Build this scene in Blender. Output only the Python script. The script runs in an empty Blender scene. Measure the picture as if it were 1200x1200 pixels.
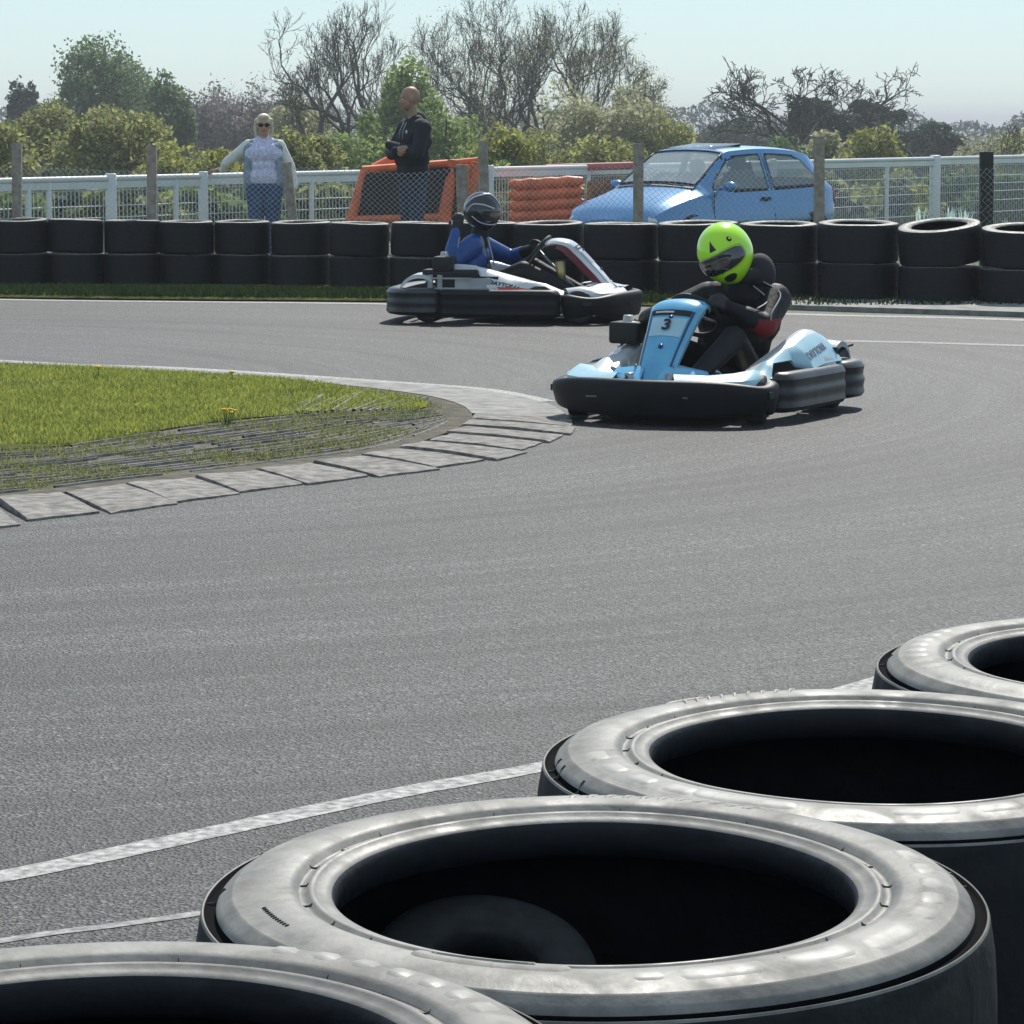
import bpy, bmesh, math, random
import numpy as np
from mathutils import Vector, Matrix
random.seed(11)
C = bpy.context.scene.collection
PI = math.pi
# ------------------------------------------------------------ camera model
F = 3900.0; H = 1.5; TILT = math.atan(455.0/F); cT, sT = math.cos(TILT), math.sin(TILT)
def ray(px, py):
    a = (px-600)/F; b = -(py-600)/F
    return (a, cT+b*sT, -sT+b*cT)
def G(px, py, z=0.0):
    d = ray(px, py); t = (z-H)/d[2]
    return Vector((d[0]*t, d[1]*t, z))
def A(px, py, Y):
    d = ray(px, py); t = Y/d[1]
    return Vector((d[0]*t, Y, H+d[2]*t))
def DS(s): return F/s
cam = bpy.data.cameras.new('camera'); co = bpy.data.objects.new('camera', cam); C.objects.link(co)
co.location = (0, 0, H); co.rotation_euler = (PI/2-TILT, 0, 0)
cam.sensor_width = 36; cam.lens = 36*F/1200; cam.clip_end = 8000; cam.clip_start = 0.05
bpy.context.scene.camera = co
# ------------------------------------------------------------ world, sun
SUN_EL, SUN_AZ = math.radians(46), math.radians(12)
sc = bpy.context.scene
w = bpy.data.worlds.new("World"); sc.world = w; w.use_nodes = True
nt = w.node_tree; bg = nt.nodes['Background']
sky = nt.nodes.new('ShaderNodeTexSky'); sky.sky_type = 'NISHITA'; sky.sun_disc = False
sky.sun_elevation = SUN_EL; sky.sun_rotation = SUN_AZ; sky.air_density = 1.0; sky.dust_density = 0.1; sky.ozone_density = 3.5
wb = nt.nodes.new('ShaderNodeMix'); wb.data_type = 'RGBA'; wb.blend_type = 'MULTIPLY'; wb.inputs[0].default_value = 1; wb.inputs[7].default_value = (.83, .96, 1.08, 1)   # cool white balance
hz = nt.nodes.new('ShaderNodeMix'); hz.data_type = 'RGBA'; hz.inputs[0].default_value = .5; hz.inputs[7].default_value = (5.5, 6.8, 7.4, 1)   # thin high haze evens out the sky
nt.links.new(sky.outputs[0], wb.inputs[6]); nt.links.new(wb.outputs[2], hz.inputs[6]); nt.links.new(hz.outputs[2], bg.inputs[0]); bg.inputs[1].default_value = 0.105
sl = bpy.data.lights.new('sun', 'SUN'); sl.energy = 4.6; sl.angle = math.radians(0.53); sl.color = (1.0, 0.95, 0.87)
so = bpy.data.objects.new('sun', sl); C.objects.link(so)
sd = Vector((math.sin(SUN_AZ)*math.cos(SUN_EL), math.cos(SUN_AZ)*math.cos(SUN_EL), math.sin(SUN_EL)))
so.rotation_euler = sd.to_track_quat('Z', 'Y').to_euler(); so.location = sd*60
sc.view_settings.view_transform = 'Standard'; sc.view_settings.look = 'None'; sc.view_settings.gamma = 1
sc.view_settings.exposure = 0.14
# ------------------------------------------------------------ materials
MATS = {}
def mat(name, col, rough=0.6, bdist=.01, metal=0.0, var=0.0, vscale=5.0, bump=0.0, bscale=60.0, coat=0.0, spec=0.5, col2=None, transl=0.0, island=False, trans=0.0, detail=4):
    if name in MATS: return MATS[name]
    m = bpy.data.materials.new(name); m.use_nodes = True; MATS[name] = m
    n = m.node_tree.nodes; l = m.node_tree.links; b = n['Principled BSDF']
    b.inputs['Base Color'].default_value = (*col, 1); b.inputs['Roughness'].default_value = rough
    b.inputs['Metallic'].default_value = metal; b.inputs['Specular IOR Level'].default_value = spec
    b.inputs['Coat Weight'].default_value = coat; b.inputs['Transmission Weight'].default_value = trans
    tc = n.new('ShaderNodeTexCoord')
    c2 = col2 or tuple(max(0, c*(1-var)) for c in col); c1 = col if col2 else tuple(min(1, c*(1+var)) for c in col)
    if var or col2:
        nz = n.new('ShaderNodeTexNoise'); nz.inputs['Scale'].default_value = vscale; nz.inputs['Detail'].default_value = detail
        l.new(tc.outputs['Object'], nz.inputs['Vector'])
        fac = nz.outputs['Fac']
        if island:
            g = n.new('ShaderNodeNewGeometry'); a = n.new('ShaderNodeMath'); a.operation = 'ADD'
            l.new(g.outputs['Random Per Island'], a.inputs[0]); l.new(fac, a.inputs[1])
            s = n.new('ShaderNodeMath'); s.operation = 'MULTIPLY'; s.inputs[1].default_value = .5; l.new(a.outputs[0], s.inputs[0]); fac = s.outputs[0]
        r = n.new('ShaderNodeValToRGB'); r.color_ramp.elements[0].position = .3; r.color_ramp.elements[1].position = .7
        r.color_ramp.elements[0].color = (*c2, 1); r.color_ramp.elements[1].color = (*c1, 1)
        l.new(fac, r.inputs[0]); l.new(r.outputs[0], b.inputs['Base Color'])
    if bump:
        nb = n.new('ShaderNodeTexNoise'); nb.inputs['Scale'].default_value = bscale; nb.inputs['Detail'].default_value = 3
        l.new(tc.outputs['Object'], nb.inputs['Vector'])
        bp = n.new('ShaderNodeBump'); bp.inputs['Strength'].default_value = bump; bp.inputs['Distance'].default_value = bdist
        l.new(nb.outputs['Fac'], bp.inputs['Height']); l.new(bp.outputs[0], b.inputs['Normal'])
    if transl:
        tr = n.new('ShaderNodeBsdfTranslucent'); mx = n.new('ShaderNodeMixShader'); mx.inputs[0].default_value = transl
        if b.inputs['Base Color'].links: l.new(b.inputs['Base Color'].links[0].from_socket, tr.inputs[0])
        else: tr.inputs[0].default_value = (*col, 1)
        l.new(b.outputs[0], mx.inputs[1]); l.new(tr.outputs[0], mx.inputs[2]); l.new(mx.outputs[0], n['Material Output'].inputs[0])
    return m
# ------------------------------------------------------------ mesh builder
class MB:
    def __init__(s): s.v = []; s.f = []; s.m = []; s.mats = []
    def mi(s, m):
        if m not in s.mats: s.mats.append(m)
        return s.mats.index(m)
    def add(s, vs, fs, m=None):
        k = len(s.v); s.v += [tuple(v) for v in vs]; i = s.mi(m) if m else 0
        for f in fs: s.f.append([a+k for a in f]); s.m.append(i)
    def box(s, c, d, m=None, rot=None):
        x, y, z = d[0]/2, d[1]/2, d[2]/2
        vs = [Vector((a*x, b*y, e*z)) for e in (-1, 1) for a, b in ((-1, -1), (1, -1), (1, 1), (-1, 1))]
        if rot is not None: vs = [rot @ v for v in vs]
        c = Vector(c); s.add([v+c for v in vs], [(3, 2, 1, 0), (4, 5, 6, 7), (0, 1, 5, 4), (1, 2, 6, 5), (2, 3, 7, 6), (3, 0, 4, 7)], m)
    def tube(s, pts, r, n=8, m=None, cap=True):
        pts = [Vector(p) for p in pts]; N = len(pts); rs = r if isinstance(r, (list, tuple)) else [r]*N
        vs = []; up = None
        for i, p in enumerate(pts):
            t = (pts[min(i+1, N-1)]-pts[max(i-1, 0)]).normalized()
            if up is None: up = Vector((0, 0, 1)) if abs(t.z) < .9 else Vector((1, 0, 0))
            a = t.cross(up)
            if a.length < 1e-4: a = t.orthogonal()
            a.normalize(); b = a.cross(t).normalized(); up = b
            for k in range(n):
                q = 2*PI*k/n; vs.append(p+(a*math.cos(q)+b*math.sin(q))*rs[i])
        fs = [(i*n+k, i*n+(k+1) % n, (i+1)*n+(k+1) % n, (i+1)*n+k) for i in range(N-1) for k in range(n)]
        if cap: fs += [tuple(range(n))[::-1], tuple((N-1)*n+k for k in range(n))]
        s.add(vs, fs, m)
    def grid(s, rows, m=None, closed=False, flip=False):
        n = len(rows[0]); vs = [p for r in rows for p in r]; fs = []
        for i in range(len(rows)-1):
            for k in range(n if closed else n-1):
                f = (i*n+k, i*n+(k+1) % n, (i+1)*n+(k+1) % n, (i+1)*n+k); fs.append(f[::-1] if flip else f)
        s.add(vs, fs, m)
    def lathe(s, prof, n=96, m=None, wob=None):
        rows = []
        for r, z in prof:
            rows.append([(r*math.cos(2*PI*k/n), r*math.sin(2*PI*k/n), z+(wob(2*PI*k/n, r) if wob else 0)) for k in range(n)])
        s.grid(rows, m, closed=True)
    def sphere(s, c, r, m=None, nu=24, nv=14, rot=None):
        r = r if isinstance(r, (tuple, list)) else (r, r, r); c = Vector(c); rows = []
        for i in range(nv+1):
            e = -PI/2+PI*i/nv; row = []
            for k in range(nu):
                q = 2*PI*k/nu; v = Vector((r[0]*math.cos(e)*math.cos(q), r[1]*math.cos(e)*math.sin(q), r[2]*math.sin(e)))
                row.append(c+(rot @ v if rot is not None else v))
            rows.append(row)
        s.grid(rows, m, closed=True)
    def build(s, name, m=None, parent=None, smooth=True, angle=None, mod=None):
        me = bpy.data.meshes.new(name); me.from_pydata(s.v, [], s.f)
        ms = s.mats or [m]
        for q in ms: me.materials.append(q if q else m)
        if len(ms) > 1: me.polygons.foreach_set('material_index', s.m)
        if smooth: me.polygons.foreach_set('use_smooth', [True]*len(me.polygons))
        me.update(); o = bpy.data.objects.new(name, me); C.objects.link(o)
        if smooth and angle: me.set_sharp_from_angle(angle=math.radians(angle))
        if parent: o.parent = parent
        return o
def join_into(o, mb):
    bm = bmesh.new(); bm.from_mesh(o.data); n0 = len(bm.faces); vs = [bm.verts.new(v) for v in mb.v]; k0 = len(o.data.materials)
    ms = list(o.data.materials)
    for q in mb.mats:
        if q not in ms: ms.append(q); o.data.materials.append(q)
    for f, mi in zip(mb.f, mb.m): nf = bm.faces.new([vs[i] for i in f]); nf.material_index = ms.index(mb.mats[mi]); nf.smooth = True
    bm.to_mesh(o.data); bm.free()
def bevelbox(name, c, d, m, parent, bev=.01, rot=None, seg=2):
    b = MB(); b.box((0, 0, 0), d); bm = bmesh.new(); vs = [bm.verts.new(v) for v in b.v]
    for f in b.f: bm.faces.new([vs[i] for i in f])
    bmesh.ops.bevel(bm, geom=bm.edges[:], offset=bev, segments=seg, affect='EDGES', profile=.5)
    me = bpy.data.meshes.new(name); bm.to_mesh(me); bm.free(); me.materials.append(m)
    me.polygons.foreach_set('use_smooth', [True]*len(me.polygons)); me.set_sharp_from_angle(angle=math.radians(50))
    R = rot if rot is not None else Matrix.Identity(3)
    me.transform(Matrix.Translation(Vector(c)) @ R.to_4x4())
    o = bpy.data.objects.new(name, me); C.objects.link(o)
    if parent: o.parent = parent
    return o
def thing(name, label, cat, loc=(0, 0, 0), rz=0, group=None):
    o = bpy.data.objects.new(name, None); C.objects.link(o); o.location = loc; o.rotation_euler = (0, 0, rz)
    o.empty_display_size = .2; o['label'] = label; o['category'] = cat
    if group: o['group'] = group
    return o
def tag(o, label, cat, group=None):
    o['label'] = label; o['category'] = cat
    if group: o['group'] = group
    return o
def struct(o, kind='structure'): o['kind'] = kind; return o
def text_mesh(name, s, size, origin, xdir, up, m, parent=None, ext=.0015, shear=0, bold=0, sx=1.0, warp=None):
    cu = bpy.data.curves.new(name, 'FONT'); cu.body = s; cu.size = size; cu.extrude = ext; cu.shear = shear; cu.offset = bold
    cu.align_x = 'CENTER'; cu.align_y = 'CENTER'
    t = bpy.data.objects.new('tmp', cu); C.objects.link(t)
    dg = bpy.context.evaluated_depsgraph_get(); me = bpy.data.meshes.new_from_object(t.evaluated_get(dg))
    bpy.data.objects.remove(t)
    x = Vector(xdir).normalized(); u = Vector(up); nrm = x.cross(u).normalized(); u = nrm.cross(x)
    for v in me.vertices:
        p = v.co.copy()
        v.co = warp(p) if warp else Vector(origin)+x*p.x*sx+u*p.y+nrm*p.z
    me.materials.clear(); me.materials.append(m); me.name = name
    o = bpy.data.objects.new(name, me); C.objects.link(o)
    if parent: o.parent = parent
    return o
def smooth_poly(pts, n=8):
    P = [Vector(p) for p in pts]; out = []
    for i in range(len(P)-1):
        a = P[max(i-1, 0)]; b = P[i]; c = P[i+1]; d = P[min(i+2, len(P)-1)]
        for k in range(n):
            t = k/n; out.append(.5*((2*b)+(c-a)*t+(2*a-5*b+4*c-d)*t*t+(3*b-a-3*c+d)*t**3))
    out.append(P[-1]); return out
def resample(P, n):
    P = [Vector(p) for p in P]; L = [0]
    for a, b in zip(P, P[1:]): L.append(L[-1]+(b-a).length)
    out = []; j = 0
    for i in range(n):
        s = L[-1]*i/(n-1)
        while j < len(P)-2 and L[j+1] < s: j += 1
        t = (s-L[j])/max(1e-9, L[j+1]-L[j]); out.append(P[j].lerp(P[j+1], min(1, t)))
    return out
# ============================================================ SETTING
def asphalt():
    m = bpy.data.materials.new('asphalt'); m.use_nodes = True; n = m.node_tree.nodes; l = m.node_tree.links; b = n['Principled BSDF']
    geo = n.new('ShaderNodeNewGeometry')
    # polar coordinates round the inside of the bend, for tyre wear bands
    sep = n.new('ShaderNodeSeparateXYZ'); sub = n.new('ShaderNodeVectorMath'); sub.operation = 'SUBTRACT'; sub.inputs[1].default_value = (-5.2, 19.5, 0)
    l.new(geo.outputs['Position'], sub.inputs[0]); l.new(sub.outputs[0], sep.inputs[0])
    ln = n.new('ShaderNodeVectorMath'); ln.operation = 'LENGTH'; l.new(sub.outputs[0], ln.inputs[0])
    at = n.new('ShaderNodeMath'); at.operation = 'ARCTAN2'; l.new(sep.outputs[1], at.inputs[0]); l.new(sep.outputs[0], at.inputs[1])
    def bands(rs, as_, detail, off):
        c = n.new('ShaderNodeCombineXYZ'); a = n.new('ShaderNodeMath'); a.operation = 'MULTIPLY'; a.inputs[1].default_value = rs; l.new(ln.outputs['Value'], a.inputs[0])
        q = n.new('ShaderNodeMath'); q.operation = 'MULTIPLY'; q.inputs[1].default_value = as_; l.new(at.outputs[0], q.inputs[0])
        l.new(a.outputs[0], c.inputs[0]); l.new(q.outputs[0], c.inputs[1]); c.inputs[2].default_value = off
        z = n.new('ShaderNodeTexNoise'); z.inputs['Scale'].default_value = 1; z.inputs['Detail'].default_value = detail; l.new(c.outputs[0], z.inputs['Vector']); return z.outputs['Fac']
    def ramp(f, p0, p1, c0, c1):
        r = n.new('ShaderNodeValToRGB'); e = r.color_ramp.elements; e[0].position = p0; e[1].position = p1; e[0].color = (c0,)*3+(1,); e[1].color = (c1,)*3+(1,); l.new(f, r.inputs[0]); return r.outputs[0]
    def mul(a, c):
        x = n.new('ShaderNodeMix'); x.data_type = 'RGBA'; x.blend_type = 'MULTIPLY'; x.inputs[0].default_value = 1; l.new(a, x.inputs[6]); l.new(c, x.inputs[7]); return x.outputs[2]
    b1 = ramp(bands(1.1, .8, 3, 0), .35, .68, .70, 1.15)
    b2 = ramp(bands(15, 2.2, 5, 5), .36, .64, .66, 1.2)
    b3 = ramp(bands(2.6, 1.3, 2, 9), .33, .44, .50, 1.0)
    b4 = ramp(bands(4.5, .5, 1.5, 23), .33, .39, .62, 1.0)
    g1 = n.new('ShaderNodeTexNoise'); g1.inputs['Scale'].default_value = 95; g1.inputs['Detail'].default_value = 2; l.new(geo.outputs['Position'], g1.inputs['Vector'])
    g2 = n.new('ShaderNodeTexVoronoi'); g2.inputs['Scale'].default_value = 110; l.new(geo.outputs['Position'], g2.inputs['Vector'])
    gr = ramp(g1.outputs['Fac'], .45, .57, .003, .082)
    st = ramp(g2.outputs['Color'], .80, .96, 0, .15)
    ad = n.new('ShaderNodeMix'); ad.data_type = 'RGBA'; ad.blend_type = 'ADD'; ad.inputs[0].default_value = 1; l.new(gr, ad.inputs[6]); l.new(st, ad.inputs[7])
    pt = n.new('ShaderNodeTexNoise'); pt.inputs['Scale'].default_value = .7; pt.inputs['Detail'].default_value = 5; l.new(geo.outputs['Position'], pt.inputs['Vector'])
    col = mul(mul(mul(mul(mul(ad.outputs[2], b1), b2), b3), b4), ramp(pt.outputs['Fac'], .3, .7, .88, 1.1))
    l.new(col, b.inputs['Base Color']); b.inputs['Roughness'].default_value = .66; b.inputs['Specular IOR Level'].default_value = .45
    bp = n.new('ShaderNodeBump'); bp.inputs['Strength'].default_value = .8; bp.inputs['Distance'].default_value = .007
    hs = n.new('ShaderNodeMath'); hs.operation = 'ADD'; l.new(g1.outputs['Fac'], hs.inputs[0]); l.new(g2.outputs['Distance'], hs.inputs[1])
    l.new(hs.outputs[0], bp.inputs['Height']); l.new(bp.outputs[0], b.inputs['Normal'])
    return m
M_asph = asphalt()
M_grass = mat('grass_soil', (.13, .14, .045), 1.0, spec=.05, var=.0, vscale=9, bump=.6, bscale=120, col2=(.035, .05, .012))
M_field = mat('field_grass', (.07, .10, .025), .95, vscale=.5, col2=(.04, .06, .018))
M_line = mat('worn_white_paint', (.56, .55, .52), .8, vscale=38, detail=9, col2=(.12, .118, .112), bump=.5, bscale=140)
M_line2 = mat('faded_white_paint', (.42, .41, .39), .8, vscale=38, detail=9, col2=(.13, .13, .125), bump=.5, bscale=140)
M_conc = mat('kerb_concrete', (.33, .305, .275), .9, vscale=17, col2=(.09, .084, .078), bump=.6, bscale=90, detail=6)
M_conc2 = mat('flush_concrete', (.33, .32, .30), .85, vscale=9, col2=(.15, .145, .135), bump=.5, bscale=100, detail=6)
M_soil = mat('dusty_soil', (.19, .172, .14), 1.0, spec=.1, vscale=11, col2=(.09, .085, .065), bump=.8, bscale=90, detail=6)
def HT(x, y):
    if y < 35: return 0.0
    if y < 41: return -.18*(y-35)/6
    if y < 230: return -.18-4.8*(y-41)/189
    return -4.98
# ground sheet, denser near
b = MB(); xs = [-3000, -600, -150, -60, -30, -15, 0, 15, 30, 60, 150, 600, 3000]; ys = [-200, -20, 0, 20, 35, 38, 41, 60, 90, 130, 180, 230, 500, 1500, 6000]
b.grid([[(x, y, HT(x, y)-.012) for x in xs] for y in ys]); struct(b.build('ground', M_field))
# racing asphalt
up = [(-300, 344), (30, 350), (200, 352), (400, 353.5), (600, 356), (800, 360), (1000, 366), (1170, 371), (1500, 384)]
far = smooth_poly([G(*p) for p in up], 6)
near = [Vector((p.x*1.0, -6, 0)) for p in far]
b = MB(); rows = []
for k in range(13):
    t = k/12; rows.append([a.lerp(c, 1-t) for a, c in zip(far, near)])
b.grid([[(p.x if k else p.x, p.y, -.004) for p in r] for k, r in enumerate(rows)]); struct(b.build('track', M_asph))
def sheet(name, outline, m, z):
    me = bpy.data.meshes.new(name); bm = bmesh.new(); vs = [bm.verts.new((p.x, p.y, z)) for p in outline]; f = bm.faces.new(vs)
    if f.normal.z < 0: f.normal_flip()
    bmesh.ops.triangulate(bm, faces=[f]); bm.to_mesh(me); bm.free(); me.materials.append(m)
    o = bpy.data.objects.new(name, me); C.objects.link(o); return struct(o)
def strip(name, cl, wd, m, z):
    P = smooth_poly([G(*p) for p in cl], 8); b = MB(); r0, r1 = [], []
    for i, p in enumerate(P):
        t = (P[min(i+1, len(P)-1)]-P[max(i-1, 0)]).normalized(); nn = Vector((-t.y, t.x, 0)); q = wd/2*(1+.03*math.sin(i*1.7)+.03*math.sin(i*.6))
        r0.append((p.x-nn.x*q, p.y-nn.y*q, z)); r1.append((p.x+nn.x*q, p.y+nn.y*q, z))
    b.grid([r0, r1]); return struct(b.build(name, m))
# island outline (grass tip pointing at the apex)
kI = [(-300, 618), (30, 584), (120, 572), (240, 560), (330, 549), (440, 533), (508, 514), (545, 498), (553, 486), (540, 476), (505, 466), (450, 458), (400, 452.5), (330, 445), (200, 437), (100, 431), (30, 428), (-300, 412)]
kO = [(-300, 652), (30, 613), (130, 601), (220, 588), (330, 573), (450, 557), (560, 543), (622, 528), (662, 510), (668, 492), (640, 474), (560, 458), (450, 449.5), (400, 446), (330, 441.5), (200, 433.5), (100, 428.5), (30, 426), (-300, 410)]
apron = smooth_poly([G(*p) for p in kI], 6)
sheet('island_soil', apron, M_soil, .006)
turfpx = [(-300, 545), (30, 528), (100, 521), (180, 508), (250, 497), (330, 489), (420, 483), (480, 483), (500, 478), (492, 471), (462, 464), (400, 456), (330, 447), (200, 439), (100, 433), (30, 430), (-300, 414)]
turf = smooth_poly([G(*p) for p in turfpx], 6); sheet('island_turf', turf, M_grass, .012)
thin = smooth_poly([G(*p) for p in [(-300, 608), (30, 577), (120, 565), (240, 553), (330, 541), (430, 525), (490, 508), (520, 493), (520, 482), (500, 473), (462, 465), (400, 457), (200, 440), (-300, 415)]], 4)
strip('edge_line', [(-300, 404), (30, 424.5), (200, 431), (330, 439), (450, 447.5), (560, 456), (632, 470)], .20, M_line, -.0025)
strip('near_edge_line', [(-200, 1063), (30, 1020), (200, 984), (330, 956), (480, 925), (625, 899), (800, 862), (1010, 803), (1200, 745)], .092, M_line, -.0025)
strip('near_joint_line', [(-200, 1135), (30, 1096), (130, 1083), (230, 1069), (420, 1040)], .035, M_line2, -.0025)
strip('far_edge_line', [(860, 366), (925, 367.5), (1000, 369.5), (1100, 371.5), (1180, 374), (1400, 381)], .19, M_line, -.0025)
strip('far_line', [(-300, 345), (30, 351), (200, 353), (400, 355), (460, 356)], .17, M_line, -.0025)
strip('grid_line', [(990, 399), (1080, 401), (1200, 404.5), (1400, 410)], .17, M_line2, -.0025)
# kerb of sawtooth concrete blocks
O_ = resample(smooth_poly([G(*p) for p in kO[:10]], 8), 300); I_ = resample(smooth_poly([G(*p) for p in kI[:9]], 8), 300)
lenO = sum((a-c).length for a, c in zip(O_, O_[1:])); nb = int(lenO/.40)
b = MB(); rnd = random.Random(4)
for k in range(nb):
    i0 = int(299*k/nb)+1; i1 = int(299*(k+1)/nb)
    nseg = 5; hgt = .014*(1+rnd.uniform(-.3, .3)); rows = []
    if rnd.random() < .12: hgt *= .5
    dx = rnd.uniform(-.012, .012); eo, ei = rnd.uniform(-.05, .09), rnd.uniform(-.03, .06)
    top = []; i0 += rnd.choice((0, 0, 0, 1))
    for s in range(nseg+1):
        i = i0+(i1-i0)*s/nseg; i = int(i); o, q = O_[i], I_[i]; u = s/nseg
        hz = .012+hgt*(1-u)**1.3
        if s == 0: hz -= .006
        r = []
        for t in (0, .06, .5, .95, 1):
            tt = t*(1-ei-eo)+eo; p = o.lerp(q, tt)+Vector((rnd.uniform(-.006, .006), rnd.uniform(-.008, .008), 0)); z = hz*(.25 if t == 0 else .45 if t < .1 else .92 if t < .6 else 1 if t < .96 else .8)+rnd.uniform(-.002, .002); r.append((p.x+dx, p.y+dx, z))
        top.append(r)
    b.grid([[(x, y, -.02) for x, y, z in top[0]]]+top+[[(x, y, -.02) for x, y, z in top[-1]]])
    b.grid([[(r[0][0], r[0][1], -.02) for r in top], [r[0] for r in top]]); b.grid([[r[-1] for r in top], [(r[-1][0], r[-1][1], -.02) for r in top]])
struct(b.build('kerb', M_conc, angle=35))
# flush part of the kerb round the tip and along the far side
O2 = resample(smooth_poly([G(*p) for p in kO[9:]], 8), 120); I2 = resample(smooth_poly([G(*p) for p in kI[8:]], 8), 120)
b = MB(); b.grid([[(p.x, p.y, .009) for p in O2], [(p.x, p.y, .009) for p in I2]]); b.grid([[(p.x, p.y, -.01) for p in O2], [(p.x, p.y, .009) for p in O2]])
struct(b.build('flush_kerb', M_conc2))
# concrete ribs of the reinforced turf
A_ = resample(smooth_poly([G(*p) for p in [(-300, 545), (30, 530), (100, 522), (200, 507), (300, 494), (380, 487), (450, 484), (512, 482)]], 6), 240)
B_ = resample(smooth_poly([G(*p) for p in [(-300, 612), (30, 579), (120, 568), (240, 555), (330, 544), (440, 529), (500, 510), (526, 496)]], 6), 240)
b = MB()
def rib(P, wd, h):
    rows = [[], [], [], []]
    for i, p in enumerate(P):
        t = (P[min(i+1, len(P)-1)]-P[max(i-1, 0)]).normalized(); nn = Vector((-t.y, t.x, 0)); z = h
        for r, (o, zz) in zip(rows, ((-wd, 0), (-wd*.6, z), (wd*.6, z), (wd, 0))): r.append((p.x+nn.x*o, p.y+nn.y*o, zz+.005))
    b.grid(rows)
for k in range(17):
    t = (k+.3)/17; P = [a.lerp(c, t) for a, c in zip(A_, B_)]; i = 0
    while i < 230:
        L = rnd.randint(25, 90); j = min(239, i+L)
        if rnd.random() < .96: o_ = Vector((0, rnd.uniform(-.02, .02), 0)); rib([p+o_ for p in P[i:j]], rnd.uniform(.006, .010), rnd.uniform(.006, .014))
        i = j+rnd.randint(1, 10)
for k in range(22):
    px = 330+k*8.5; py = 487-k*.2; q = (px+30+k*.9, py-13-rnd.uniform(0, 12)+k*.25)
    if q[0] < 505: rib(resample([G(px, py), G(*q)], 8), rnd.uniform(.007, .013), rnd.uniform(.012, .022))
struct(b.build('ribbed_paving', M_conc, angle=40))
# verge under the far tyre wall
vz = [(-300, 345), (30, 349), (200, 351), (400, 352.5), (600, 355), (800, 359), (900, 360.5)]
va = smooth_poly([G(*p) for p in vz], 6); vb = [Vector((p.x*1.08, p.y+2.2, 0)) for p in va]
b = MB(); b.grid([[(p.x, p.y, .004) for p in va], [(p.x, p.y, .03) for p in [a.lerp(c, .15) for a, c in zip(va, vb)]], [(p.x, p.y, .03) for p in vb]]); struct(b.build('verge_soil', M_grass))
kz = [(905, 361), (925, 361.5), (1000, 364), (1100, 367), (1180, 369.5), (1400, 378)]
ka = smooth_poly([G(*p) for p in kz], 5); kb = [p+Vector((p.x*.04, .95, 0)) for p in ka]
b = MB(); b.grid([[(p.x, p.y, -.01) for p in ka], [(p.x, p.y, .03) for p in ka], [(p.x, p.y, .035) for p in kb], [(p.x, p.y+1.5, .035) for p in kb]]); struct(b.build('far_kerb', M_conc2, angle=30))
# grass blades
def inside(p, poly):
    c = False; j = len(poly)-1
    for i in range(len(poly)):
        a, q = poly[i], poly[j]
        if (a.y > p[1]) != (q.y > p[1]) and p[0] < (q.x-a.x)*(p[1]-a.y)/(q.y-a.y)+a.x: c = not c
        j = i
    return c
M_blade = mat('grass_blade', (.44, .46, .10), .6, col2=(.17, .21, .045), vscale=3, island=True, transl=.45)
M_blade2 = mat('dry_grass_blade', (.34, .34, .13), .7, col2=(.13, .15, .05), vscale=3, island=True, transl=.35)
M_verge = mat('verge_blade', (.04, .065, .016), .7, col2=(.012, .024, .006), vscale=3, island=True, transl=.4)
def blades(name, pts, h0, h1, m, z=.01, wd=.004, lab=None):
    b = MB(); r = random.Random(len(pts))
    for x, y in pts:
        h = r.uniform(h0, h1); q = r.uniform(0, 2*PI); l = r.uniform(0, h*.7); dx, dy = math.cos(q)*wd, math.sin(q)*wd; q2 = r.uniform(0, 2*PI); lx, ly = math.cos(q2)*l, math.sin(q2)*l
        k = len(b.v); b.v += [(x-dx, y-dy, z), (x+dx, y+dy, z), (x+lx*.35+dx*.7, y+ly*.35+dy*.7, z+h*.6), (x+lx, y+ly, z+h)]; b.f.append([k, k+1, k+2]); b.f.append([k, k+2, k+3]); b.m += [0, 0]
    o = b.build(name, m, smooth=False); struct(o, 'stuff'); o['label'] = lab; return o
rg = random.Random(3); tp = []; dp = []
hashn = lambda x, y: math.sin(x*3.1+1.3*math.sin(y*2.3))+math.sin(y*4.7+x*1.9)+.6*math.sin(x*9+y*7)
while len(tp) < 95000:
    p = (rg.uniform(-4.2, -.3), rg.uniform(15.5, 22))
    if inside(p, turf) and rg.random() < .68+.24*hashn(p[0]*.8, p[1]*.8): tp.append(p)
while len(dp) < 12000:
    p = (rg.uniform(-4.2, -.05), rg.uniform(13, 21))
    if inside(p, thin) and not inside(p, turf) and hashn(p[0]*1.7, p[1]*1.7) > rg.uniform(-1.4, 1.8): dp.append(p)
blades('turf_grass', tp, .008, .034, M_blade, lab='short bright green grass on the inside of the bend')
blades('sparse_grass', dp, .006, .022, M_blade2, lab='thin grass growing between the concrete ribs')
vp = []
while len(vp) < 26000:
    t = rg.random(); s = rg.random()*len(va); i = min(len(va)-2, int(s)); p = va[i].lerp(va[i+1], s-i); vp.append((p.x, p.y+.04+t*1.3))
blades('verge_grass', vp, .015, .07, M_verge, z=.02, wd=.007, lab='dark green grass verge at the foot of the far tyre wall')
vp2 = [(G(rg.uniform(905, 1250), 366).x, G(1000, rg.uniform(352, 362)).y) for _ in range(2500)]
blades('weed_tufts', vp2[:1200], .015, .06, M_verge, z=.03, wd=.007, lab='small weeds at the foot of the right end of the tyre wall')
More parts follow.
